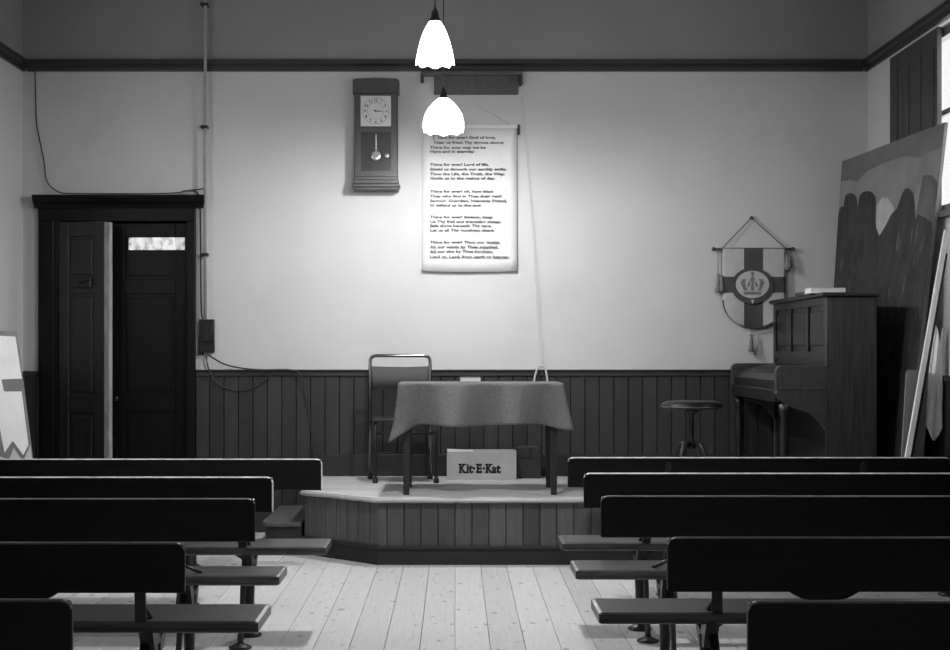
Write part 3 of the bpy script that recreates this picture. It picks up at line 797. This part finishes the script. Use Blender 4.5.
tube(bm, [(.062*math.cos(2*PI*i/40), -.157, zc+.062*math.sin(2*PI*i/40)) for i in range(41)], .0010, 5)
obj('numerals', bm, M['ink'], dl)
bm = BM()
def hand(a, L, w_):
    d = Vector((math.cos(a), math.sin(a))); n_ = Vector((-d.y, d.x)); p = [n_*w_-d*.014, d*L, -n_*w_-d*.014]
    prism(bm, [(q.x, q.y) for q in p], lambda u, v, dd: (u, dd, zc+v), -.160, -.158)
hand(math.radians(-4), .078, .0035); hand(math.radians(-10), .052, .0048)
lathe(bm, [(.007, -.003), (.007, .003)], (0, 0, 0), 10); 
for v_ in bm.verts[-20:]: v_.co = Vector((v_.co.x, -.160+v_.co.z, zc+v_.co.y))
obj('hand', bm, M['ink'], dl)
bm = BM()
lathe(bm, [(0, -.006), (.03, -.005), (.043, 0), (.03, .006), (0, .008)], (0, 0, 0), 24)
for v_ in bm.verts: v_.co = Vector((v_.co.x+.002, -.147-v_.co.z, .255+v_.co.y))
box(bm, -.002, .006, -.145, -.139, .27, H_-.42)
obj('pendulum', bm, M['brass'], t)
bm = BM(); lathe(bm, [(0, -.004), (.016, -.003), (.020, 0), (.012, .004), (0, .005)], (0, 0, 0), 16)
for v_ in bm.verts: v_.co = Vector((v_.co.x+.085, -.155-v_.co.z*1.0, .255+v_.co.y))
obj('door_catch', bm, M['brass'], t)

# banner with crown
t = thing('banner', 'small white silk pennant with a dark cross and crown badge, hung by a cord', 'banner', px(751, 249)[0:1]+(YB-.03, 2.16))
bxc = px(751, 249)[0]
def B2(x_, y_): X, Z = px(x_, y_); return X-bxc, Z-2.16
bm = BM(); a = B2(713, 249.3); b = B2(792, 249.3)
tube(bm, [(a[0], 0, a[1]), (b[0], 0, b[1])], .010, 10)
for e in (a, b): lathe(bm, [(0, -.016), (.012, -.012), (.016, 0), (.012, .012), (0, .016)], (e[0], 0, e[1]), 10)
obj('rod', bm, M['bannerd'], t)
bm = BM(); c = B2(751, 218)
tube(bm, [(B2(722, 248)[0], 0, B2(722, 248)[1]), (c[0], .012, c[1]), (B2(784, 248)[0], 0, B2(784, 248)[1])], .004, 6)
lathe(bm, [(0, -.012), (.014, -.008), (.014, .008), (0, .012)], (c[0], .012, c[1]), 10)
obj('hanging_cord', bm, M['bannerd'], t)
# cloth outline: straight sides, rounded bottom
def cy_(x_, y_): return -.012-.010*math.sin((x_-722)/62*PI*3)*(y_-249)/79
def bl(bm, outline, layer, mi=0, seg=1):
    """cut a flat outline (photo-like units on the banner's own face) into strips following the cloth"""
    vs = [bm.verts.new((B2(x_, y_)[0], -layer+0, B2(x_, y_)[1])) for x_, y_ in outline]
    f = bm.faces.new(vs); f.material_index = mi
bm = BM()
XS = [722+21*i/10 for i in range(10)]+[743+19*i/9 for i in range(9)]+[762+22*i/10 for i in range(11)]; cols = len(XS)-1; rows_ = 40; g = []
for X in XS:
    u = (X-753)/31
    yb_ = 300+28*math.sqrt(max(0, 1-u*u)) if abs(u) < 1 else 300
    g.append([(X, y_) for y_ in [249+28*j/12 for j in range(12)]+[277+16*j/8 for j in range(8)]+[293+(yb_-293)*j/20 for j in range(21)]])
def in_cross(x_, y_): return (743 <= x_ <= 762) or (277 <= y_ <= 293)
V = [[bm.verts.new((B2(*p)[0], cy_(*p), B2(*p)[1])) for p in c_] for c_ in g]
for i in range(cols):
    for j in range(rows_):
        f = bm.faces.new((V[i][j], V[i+1][j], V[i+1][j+1], V[i][j+1])); f.smooth = True
        mx_, my_ = (g[i][j][0]+g[i+1][j+1][0])/2, (g[i][j][1]+g[i+1][j+1][1])/2
        f.material_index = 1 if in_cross(mx_, my_) else 0
o = obj('banner_cloth', bm, [M['bannerc'], M['bannerd']], t); o.modifiers.new('thickness', 'SOLIDIFY').thickness = .002
bm = BM()
fringe = [(722, 300)]+[(753-31*math.cos(PI*i/24), 300+28*math.sin(PI*i/24)) for i in range(25)]
tube(bm, [(B2(*p)[0], -.012, B2(*p)[1]) for p in fringe[1:]], .006, 6)
obj('edge_trim', bm, M['bannerd'], t)
bm = BM()
ex, ey = 751, 286
def ell(rx, ry, n=40, ox=0, oy=0): return [(ex+ox+rx*math.cos(2*PI*i/n), ey+oy+ry*math.sin(2*PI*i/n)) for i in range(n)]
prism(bm, [B2(*p) for p in ell(21, 18)], lambda u, v, d: (u, d, v), -.026, -.021, 0)
prism(bm, [B2(*p) for p in ell(16.6, 13.6, oy=-1.2)], lambda u, v, d: (u, d, v), -.029, -.026, 1)
# crown
def cr(pts, d0=-.031, d1=-.029, mi=2): prism(bm, [B2(*p) for p in pts], lambda u, v, d: (u, d, v), d0, d1, mi)
cr([(742, 292), (760, 292), (759.5, 295), (742.5, 295)])
cr([(742.5, 291), (739, 283), (741, 279.5), (745, 279.5), (743.4, 282), (744.6, 288), (747, 291)])
cr([(759.5, 291), (763, 283), (761, 279.5), (757, 279.5), (758.6, 282), (757.4, 288), (755, 291)])
cr([(749, 291), (750, 283), (748.6, 279), (751, 276), (753.4, 279), (752, 283), (753, 291)])
cr([(745.5, 286), (748, 281), (749, 282.5), (747.5, 288)]); cr([(756.5, 286), (754, 281), (753, 282.5), (754.5, 288)])
cr([(749.6, 276.4), (749.6, 272), (752.4, 272), (752.4, 276.4)])
cr([(749.5, 300), (752.5, 300), (751, 304.5)], -.030, -.026, 1)
obj('crown_badge', bm, [M['bannerd'], M['bannerc'], M['bannerm']], t)
def tassel(x_, y0_, y1_, y2_, nm='tassel'):
    bm = BM(); p0, p1, p2 = B2(x_, y0_), B2(x_, y1_), B2(x_, y2_)
    tube(bm, [(p0[0], -.004, p0[1]), (p1[0], -.012, p1[1])], .003, 6)
    L_ = p1[1]-p2[1]
    lathe(bm, [(.006, 0), (.014, -.01), (.009, -.022), (.016, -L_*.6), (.026, -L_), (.0, -L_)], (p1[0], -.012, p1[1]), 12,
          mod=lambda r, z, a: (r*(1+.12*math.sin(a*6)), z))
    obj(nm, bm, M['tassel'], t)
tassel(717, 250, 274, 293); tassel(720.5, 250, 275, 292); tassel(786, 250, 255, 270); tassel(788, 250, 257, 268); tassel(750, 328, 334, 352)

# switch box, conduit, cables
x0, z0 = px(200, 355); x1, z1 = px(215, 318)
t = thing('switch_box', 'black switch box on the wall beside the door frame', 'switch', ((x0+x1)/2, YB, z0))
h_ = z1-z0; w_ = (x1-x0)/2
bm = BM(); box(bm, -w_, w_, -.05, 0, .02, h_-.01, 0, .006, 2); box(bm, -w_-.006, -w_+.03, -.03, 0, 0, h_*.5, 0, .003); obj('case', bm, M['bakelite'], t)
bm = BM(); box(bm, -w_+.022, w_-.014, -.066, -.049, .10, h_-.04, 0, .006, 2); obj('cover', bm, M['bakelite'], t)
for Z in (.13, h_-.07):
    bm = BM(); lathe(bm, [(0, -.004), (.007, -.003), (.007, .003), (0, .004)], (.006, -.068, Z), 8); obj('screw', bm, M['chrome'], t)
bm = BM(); X = px(206.5, 0)[0]
tube(bm, [(0, -.058, z1-.012-2), (0, -.058, 3.50-2), (0, -.058, ZC-2)], .013, 10)
t = thing('conduit', 'thin vertical pipe running down the wall to the switch box', 'pipe', (X, YB, 2))
obj('pipe', bm, M['pipe'], t)
for y_ in (6, 128, 255):
    bm = BM(); Z = px(0, y_)[1]; box(bm, -.035, .02, -.074, 0, Z-2-.012, Z-2+.012, 0, .004); obj('pipe_clip', bm, M['iron'], t)
def cable(name, pts, r, label, d=.02):
    P = []
    for p in pts:
        X, Z = px(p[0], p[1]); dd = p[2] if len(p) > 2 else d
        P.append((X, YB-dd, Z))
    c0 = Vector(P[0]); P = [tuple(Vector(p)-c0) for p in P]
    bm = BM(); tube(bm, P, r, 7, smoothpath=2)
    o = obj(name, bm, M['cable'], None, tuple(c0)); tag(o, label, 'cable'); return o
cable('cable', [(36, 72, .03), (36.5, 100), (37, 125), (42, 148), (45.5, 165), (46, 178), (50, 186), (58, 192), (66, 194.5, .10), (70, 195.2, .118), (120, 195.4, .118), (178, 195.2, .118), (190, 191, .06), (198, 190, .03), (205, 189, .03)], .005,
      'thin dark wire dropping from the picture rail to the door cornice')
cable('cable', [(186, 193, .135), (192, 192, .10), (198, 192, .03), (201, 200, .03), (201, 260, .018), (201.5, 312, .018), (203, 319, .02)], .0065,
      'dark cable from the door cornice down to the switch box', .02)
cable('cable', [(208, 354, .03), (214, 358, .05), (224, 364, .06), (240, 368, .06), (262, 370.2, .062), (288, 369.4, .062), (299, 371, .062), (303, 378, .055), (306, 395, .03), (311, 425, .03), (315, 452, .03), (316, 464, .045)], .0065,
      'dark cable running from the switch box along the wainscot rail')
cable('cable', [(206, 354, .03), (209, 366, .06), (212, 374, .06), (217, 382, .04), (226, 388, .03), (238, 391, .03), (252, 389, .03), (264, 382, .04), (273, 373.5, .062)], .0055,
      'slack dark cable looping down over the wainscot boards')

# ------------------------------------------------------------ pendant lamps
def pendant(px_, py_bot, s, power, label, k=1.0, bulge=0.0):
    Y = F/s; X = (px_-CX)/s; Z = HC+(CY-py_bot)/s
    t = thing('pendant_lamp', label, 'lamp', (X, Y, Z), 0, 'opal pendant lamps')
    sc = 1.0
    prof = [(.028, .226), (.034, .218), (.045, .20), (.062, .165), (.078, .12), (.090, .07), (.098, .025), (.100, 0)]
    prof = [(r*k+bulge*math.sin(PI*z/.226), z) for r, z in prof]
    bm = BM()
    def md_(r, z, a): return (r*(1+.025*max(0, 1-z/.1)*math.cos(8*a)), z-.006*max(0, 1-z/.05)*math.cos(8*a))
    rings = []
    lathe(bm, prof, (0, 0, 0), 48, mod=md_)
    caps = [f for f in bm.faces if len(f.verts) > 10]
    bmesh.ops.delete(bm, geom=[f for f in caps if f.calc_center_median().z < .05], context='FACES_ONLY')
    sh = obj('lamp_shade', bm, M['opal'], t)
    sh.modifiers.new('thickness', 'SOLIDIFY').thickness = .003
    bm = BM(); lathe(bm, [(.030, .215), (.032, .232), (.022, .245), (.019, .275), (.010, .285), (.006, .30)], (0, 0, 0), 20); obj('gallery', bm, M['bakelite'], t)
    bm = BM(); tube(bm, [(0, 0, .295), (0, 0, ZC-Z-.03)], .004, 8); obj('flex', bm, M['cable'], t)
    bm = BM(); lathe(bm, [(.045, -.03), (.05, -.02), (.05, 0)], (0, 0, ZC-Z), 20); obj('ceiling_rose', bm, M['bakelite'], t)
    bm = BM(); lathe(bm, [(.012, .15), (.016, .12), (.028, .08), (.030, .055), (.020, .03), (0, .022)], (0, 0, 0), 20); obj('bulb', bm, M['opal'], t)
    d = bpy.data.lights.new('bulb_light', 'POINT'); d.energy = power; d.shadow_soft_size = .05
    o = bpy.data.objects.new('bulb_light', d); COL.objects.link(o); o.parent = t; o.location = (0, 0, .018)
    return t
pendant(435, 64, 190, LAMP_W[0], 'glowing opal glass pendant lamp above the picture rail, the nearer of the two')
pendant(443.5, 132, 148, LAMP_W[1], 'glowing opal glass pendant lamp over the platform, just above the hymn sheet', 1.3, .024)  # shade widened so that its shape stands in for the glow around it

# ------------------------------------------------------------ piano
PX0, PX1, PY0, PY1 = 2.41, 2.74, 9.74, 11.36; PT = HP+1.335; KX = 2.085
t = thing('upright_piano', 'dark upright piano standing sideways on the platform against the painted scenery', 'piano', ((PX0+PX1)/2, (PY0+PY1)/2, HP))
def PL(bm): bmesh.ops.translate(bm, verts=bm.verts[:], vec=(-(PX0+PX1)/2, -(PY0+PY1)/2, -HP)); return bm
for a in (PY0, PY1-.035):
    bm = BM(); box(bm, PX0, PX1, a, a+.035, HP+.02, PT-.03, 0, .004); obj('side_panel', PL(bm), M['piano'], t)
bm = BM(); box(bm, PX0-.03, PX1+.015, PY0-.02, PY1+.02, PT-.028, PT, 0, .007, 2); obj('lid', PL(bm), M['pianod'], t)
bm = BM()
box(bm, PX0+.015, PX0+.04, PY0+.035, PY1-.035, HP+.86, PT-.03)
box(bm, PX1-.02, PX1, PY0+.035, PY1-.035, HP+.02, PT-.03)
ya_, yb_ = PY0+.035, PY1-.035; w3 = (yb_-ya_)/3
for k in range(3):
    a, b = ya_+k*w3+.05, ya_+(k+1)*w3-.05
    box(bm, PX0+.0, PX0+.016, ya_+k*w3, a, HP+.9, PT-.03); box(bm, PX0, PX0+.016, b, ya_+(k+1)*w3, HP+.9, PT-.03)
    box(bm, PX0, PX0+.016, a, b, PT-.08, PT-.03); box(bm, PX0, PX0+.016, a, b, HP+.9, HP+.95)
    box(bm, PX0+.004, PX0+.016, a+.04, b-.04, HP+.99, PT-.12, 0, .004)
obj('front_panel', PL(bm), M['pianod'], t)
bm = BM(); box(bm, PX0+.02, PX0+.045, PY0+.035, PY1-.035, HP+.10, HP+.62, 0, .003); box(bm, PX0, PX0+.03, PY0+.035, PY1-.035, HP+.02, HP+.10); obj('knee_panel', PL(bm), M['pianod'], t)
bm = BM(); box(bm, KX, PX0, PY0+.05, PY1-.05, HP+.62, HP+.70, 0, .006, 2); obj('key_bed', PL(bm), M['pianod'], t)
bm = BM()
prism(bm, [(KX+.02, HP+.70), (KX+.02, HP+.76), (KX+.05, HP+.80), (KX+.17, HP+.84), (PX0, HP+.86), (PX0, HP+.70)], lambda u, v, d: (u, d, v), PY0+.06, PY1-.06)
obj('keyboard_lid', PL(bm), M['pianod'], t)
for (a, b) in ((PY0+.0, PY0+.06), (PY1-.06, PY1)):
    bm = BM()
    prof = [(PX0, HP+.86), (KX+.10, HP+.86)]+arc(KX+.04, HP+.82, .04, PI/2, PI, 5)+[(KX, HP+.72), (KX+.01, HP+.70), (KX+.0, HP+.68)]+[(KX+.02, HP+.64), (KX+.07, HP+.60), (KX+.14, HP+.575), (KX+.22, HP+.55), (KX+.28, HP+.50), (PX0, HP+.44)]
    prism(bm, prof, lambda u, v, d: (u, d, v), a, b, bev=.005)
    box(bm, KX-.004, PX0, a-.004, b+.004, HP+.70, HP+.715, 0, .003)
    obj('key_cheek', PL(bm), M['pianoc'], t)
    bm = BM()
    lathe(bm, [(.03, HP+.02), (.034, HP+.06), (.022, HP+.09), (.026, HP+.25), (.034, HP+.42), (.022, HP+.52), (.036, HP+.56), (.036, HP+.61)], (KX+.06, (a+b)/2, 0), 16)
    box(bm, KX+.01, PX0+.02, (a+b)/2-.03, (a+b)/2+.03, HP, HP+.05, 0, .004)
    obj('leg', PL(bm), M['pianod'], t)
for Y in (10.45, 10.58):
    bm = BM(); box(bm, PX0-.09, PX0+.01, Y-.02, Y+.02, HP+.05, HP+.065, 0, .003); obj('pedal', PL(bm), M['brass'], t)
# books on the piano
t = thing('book', 'thin white book lying flat on the lid of the piano', 'book', (2.475, 9.98, PT))
bm = BM(); box(bm, -.13, .10, -.09, .09, 0, .005, 0, .001); box(bm, -.13, .10, -.09, .09, .030, .035, 0, .001); box(bm, .096, .10, -.09, .09, .003, .033); obj('cover', bm, M['paper'], t)
bm = BM(); box(bm, -.127, .096, -.087, .087, .005, .030); obj('pages', bm, M['paper'], t)
t = thing('book', 'thin dark book lying on the piano lid behind the white book', 'book', (2.47, 10.30, PT), .15)
bm = BM(); box(bm, -.09, .09, -.13, .13, 0, .004, 0, .001); box(bm, -.09, .09, -.13, .13, .018, .022, 0, .001); box(bm, -.09, -.086, -.13, .13, .002, .02); obj('cover', bm, M['satchel'], t)
bm = BM(); box(bm, -.086, .087, -.127, .127, .004, .018); obj('pages', bm, M['paper2'], t)

# piano stool
sx_, sy_ = 1.60, 10.15
t = thing('piano_stool', 'round dark piano stool with a shiny rim in front of the keyboard', 'stool', (sx_, sy_, HP))
bm = BM(); lathe(bm, [(0, .56), (.19, .56), (.205, .57), (.208, .585), (.20, .60), (.17, .615), (0, .62)], (0, 0, 0), 36); obj('seat', bm, M['bench'], t)
bm = BM(); tube(bm, [(.208*math.cos(2*PI*i/36), .208*math.sin(2*PI*i/36), .578) for i in range(37)], .005, 6, caps=False); obj('rim', bm, M['chrome'], t)
bm = BM(); lathe(bm, [(.02, .28), (.03, .30), (.018, .33), (.018, .52), (.045, .54), (.06, .56)], (0, 0, 0), 16); obj('column', bm, M['pianod'], t)
for k in range(4):
    a = PI/4+k*PI/2; c_, s_ = math.cos(a), math.sin(a); bm = BM()
    tube(bm, [(0.02*c_, .02*s_, .33), (.08*c_, .08*s_, .32), (.12*c_, .12*s_, .24), (.13*c_, .13*s_, .12), (.18*c_, .18*s_, .012)], [.018, .02, .018, .014, .013], 10)
    obj('leg', bm, M['pianod'], t)

# ------------------------------------------------------------ painted scenery flat on the right
FB, FT = Vector((2.775, 11.34, HP)), Vector((2.925, 11.34, HP+2.385))
NB, NT = Vector((2.87, 9.61, HP)), Vector((3.14, 9.61, HP+2.42))
def flat(u, v, d=0):      # u 0 far .. 1 near, v 0 bottom .. 1 top
    p = FB*(1-u)*(1-v)+NB*u*(1-v)+FT*(1-u)*v+NT*u*v
    return p+Vector((-1, 0, .12)).normalized()*d
t = thing('scenery_flat', 'tall painted landscape backdrop of dark trees leaning against the right wall', 'backdrop', tuple(NB))
def SL(bm): bmesh.ops.translate(bm, verts=bm.verts[:], vec=tuple(-NB)); return bm
bm = BM(); G = 16
A = [[bm.verts.new(flat(i/G, j/G, .0)) for j in range(G+1)] for i in range(G+1)]
B = [[bm.verts.new(flat(i/G, j/G, -.02)) for j in range(G+1)] for i in range(G+1)]
for i in range(G):
    for j in range(G):
        bm.faces.new((A[i][j], A[i+1][j], A[i+1][j+1], A[i][j+1])).material_index = 0
        bm.faces.new((B[i][j], B[i][j+1], B[i+1][j+1], B[i+1][j])).material_index = 1
for i in range(G):
    for (q) in ((A[i][0], B[i][0], B[i+1][0], A[i+1][0]), (A[i][G], A[i+1][G], B[i+1][G], B[i][G]), (A[0][i], A[0][i+1], B[0][i+1], B[0][i]), (A[G][i], B[G][i], B[G][i+1], A[G][i+1])):
        bm.faces.new(q).material_index = 0
obj('canvas', SL(bm), [M['skyp'], M['timber']], t)
def inv(px_, py_):          # where on the flat a feature of its painting lies
    u, v = .5, .5
    def pr(u, v): p = flat(u, v); s = F/p.y; return CX+p.x*s, CY-(p.z-HC)*s
    for _ in range(25):
        x_, y_ = pr(u, v); e = 1e-4
        ax, ay = pr(u+e, v); bx, by = pr(u, v+e)
        J = ((ax-x_)/e, (bx-x_)/e, (ay-y_)/e, (by-y_)/e); D = J[0]*J[3]-J[1]*J[2]
        dx, dy = px_-x_, py_-y_
        u += (J[3]*dx-J[1]*dy)/D; v += (-J[2]*dx+J[0]*dy)/D
    return u, v
def paint(bm, outline, d, mi):
    """outline of painted shape as columns from its top edge down, so that it follows the canvas"""
    pts = [inv(*p) for p in outline]
    pts.sort()
    us = [p[0] for p in pts]
    def top(u):
        if u <= us[0]: return pts[0][1]
        for a, b in zip(pts, pts[1:]):
            if a[0] <= u <= b[0]: return a[1]+(b[1]-a[1])*((u-a[0])/(b[0]-a[0]+1e-9))
        return pts[-1][1]
    u0, u1 = max(.004, us[0]), min(.996, us[-1]); n_ = 90
    prev = None
    for i in range(n_+1):
        u = u0+(u1-u0)*i/n_; tv = top(u)
        tv = min(.985, tv)
        col_ = [bm.verts.new(flat(u, .004+(tv-.004)*j/6, d)) for j in range(7)]
        if prev:
            for j in range(6): bm.faces.new((prev[j], col_[j], col_[j+1], prev[j+1])).material_index = mi
        prev = col_
bm = BM()
def dome(cx_, y_, hw_, yl, n_=7): return [(cx_-hw_*math.cos(PI*i/n_), yl-(yl-y_)*math.sin(PI*i/n_)**.55) for i in range(n_+1)]
paint(bm, [(840, 182), (850, 180), (858, 182), (866, 172), (878, 166), (892, 160), (905, 156), (920, 158), (935, 150), (958, 140), (975, 138)], .0015, 0)
paint(bm, dome(885, 197, 13, 260), .002, 3)
paint(bm, dome(928, 174, 20, 260)+[(949, 195), (962, 200), (975, 190)], .003, 2)
paint(bm, [(838, 215), (842, 206)]+dome(851, 193, 7, 207)+dome(868, 191, 9, 207)+[(876, 226), (880, 236), (886, 226), (892, 214), (898, 208)]+dome(908, 188, 8, 225)[2:]+[(918, 214), (926, 218), (934, 224), (944, 215), (952, 205), (962, 215), (975, 210)], .0045, 1)
rnd = random.Random(3)
for _ in range(70):
    u_, v_ = rnd.uniform(.05, .97), rnd.uniform(.30, .72); h_ = rnd.uniform(.015, .045); w_ = rnd.uniform(.003, .008); k_ = rnd.uniform(-.01, .01)
    vs = [bm.verts.new(flat(*p, .006)) for p in ((u_-w_, v_), (u_+w_*.3, v_-h_*.4), (u_+w_+k_, v_+h_), (u_+k_, v_+h_*.8))]
    bm.faces.new(vs).material_index = 2
obj('painted_trees', SL(bm), [M['hillp'], M['treep'], M['treeq'], mat('painted_pale_bush', .34, .8, .15, 8)], t)
bm = BM()
def bar(u0, v0, u1, v1, wv, dd=.0):
    p, q = flat(u0, v0, -.022), flat(u1, v1, -.022); tube(bm, [p, q], .014, 4)
bar(.03, .02, .03, .98, .03); bar(.97, .02, .97, .98, .03); bar(.03, .03, .97, .03, .03); bar(.03, .97, .97, .97, .03)
obj('stretcher', SL(bm), M['timber'], t)

# pale timber batten leaning along the near edge of the flat
def batten(x0, x1, y_, z1, w_, d_, m, label):
    bm = BM()
    prism(bm, [(0, 0), (w_, 0), (w_+(x1-x0), z1), (x1-x0, z1)], lambda u, v, d: (u, d, v), 0, d_, bev=.002)
    o = obj('timber_batten', bm, m, None, (x0, y_, 0)); tag(o, label, 'batten'); return o
batten(2.725, 3.098, 9.485, 2.15, .032, .025, M['timber'], 'bright pale timber batten leaning against the right wall in front of the backdrop')
batten(2.765, 3.105, 9.515, 2.0, .022, .02, M['rail'], 'thin dark batten leaning just behind the bright batten at the right')
bm = BM()
prism(bm, [(0, 0), (.14, 0), (.215, 1.25), (.20, 1.262), (.085, 1.262), (.072, 1.25)], lambda u, v, d: (u, d, v), 0, .018, bev=.002)
o = obj('plain_board', bm, M['boardg'], None, (2.80, 9.542, 0)); tag(o, 'short plain grey board standing between the backdrop and the leaning battens', 'board')
# white cloth at the far right
bm = BM(); g = []
for i in range(15):
    u = i/14; row = []
    for j in range(21):
        v = j/20; X = 2.985+.085*v+(.125-.085*v)*u; Y = 9.580+.008*math.sin(u*11)
        Z = .86+.05*math.sin(u*6+1)+(1.50-.86)*v
        row.append(bm.verts.new((X-3.0, Y-9.6+.004*math.sin(v*12), Z-.77)))
    g.append(row)
for i in range(14):
    for j in range(20): bm.faces.new((g[i][j], g[i+1][j], g[i+1][j+1], g[i][j+1])).smooth = True
o = obj('white_sheet', bm, M['sheet'], None, (3.0, 9.6, .77)); tag(o, 'white cloth sheet hanging at the right edge beside the leaning battens', 'cloth')
o.modifiers.new('thickness', 'SOLIDIFY').thickness = .004

# ------------------------------------------------------------ white display board leaning at the left
S_ = 150.0; LY = F/S_
t = thing('display_board', 'white paper-covered display board leaning against the left wall near the door', 'display board', (-3.0, LY, 0))
Zt = HC+(CY-331)/S_
fb = lambda u, v, d=0: Vector((-2.79+(-.125*v) -.42*u*.9, LY-.02-.85*u+d*0, Zt*v))+Vector((.45, -.45, .05))*d-Vector((-3.0, LY, 0))
# the board stands turned towards the room: u runs from its right edge to the left wall
fb = lambda u, v, d=0: Vector((-2.727-.193*v-.34*u, LY-.22*u, Zt*v))+Vector((.35, -.93, .1)).normalized()*d-Vector((-3.0, LY, 0))
bm = BM()
a = [bm.verts.new(fb(*p, 0)) for p in ((0, 0), (1, 0), (1, 1), (0, 1))]; b = [bm.verts.new(fb(*p, -.015)) for p in ((0, 0), (1, 0), (1, 1), (0, 1))]
bm.faces.new(a); bm.faces.new(list(reversed(b)))
for i in range(4): bm.faces.new((a[i], b[i], b[(i+1) % 4], a[(i+1) % 4]))
obj('board', bm, M['mount'], t)
def sheetp(poly, d, m, nm='paper_sheet'):
    bm = BM(); vs = [bm.verts.new(fb(u, v, d)) for u, v in poly]; bm.faces.new(vs)
    o = obj(nm, bm, m, t); o.modifiers.new('thickness', 'SOLIDIFY').thickness = .001
sheetp([(.02, .79), (.70, .785), (.70, .985), (.04, .975)], .003, M['sheet'])
sheetp([(.05, .50), (.16, .455), (.30, .52), (.46, .47), (.52, .745), (.30, .735), (.05, .735)], .004, M['sheet'])
sheetp([(.34, .73), (.50, .74), (.50, .80), (.36, .80)], .006, M['sheet'])
sheetp([(.56, .48), (.72, .45), (.74, .78), (.58, .775)], .004, M['sheet'])
sheetp([(.02, .42), (.14, .42), (.14, .445), (.02, .50)], .002, M['paper2'])
sheetp([(.20, .05), (.60, .05), (.60, .46), (.40, .44), (.30, .49), (.20, .44)], .0025, M['paper2'])
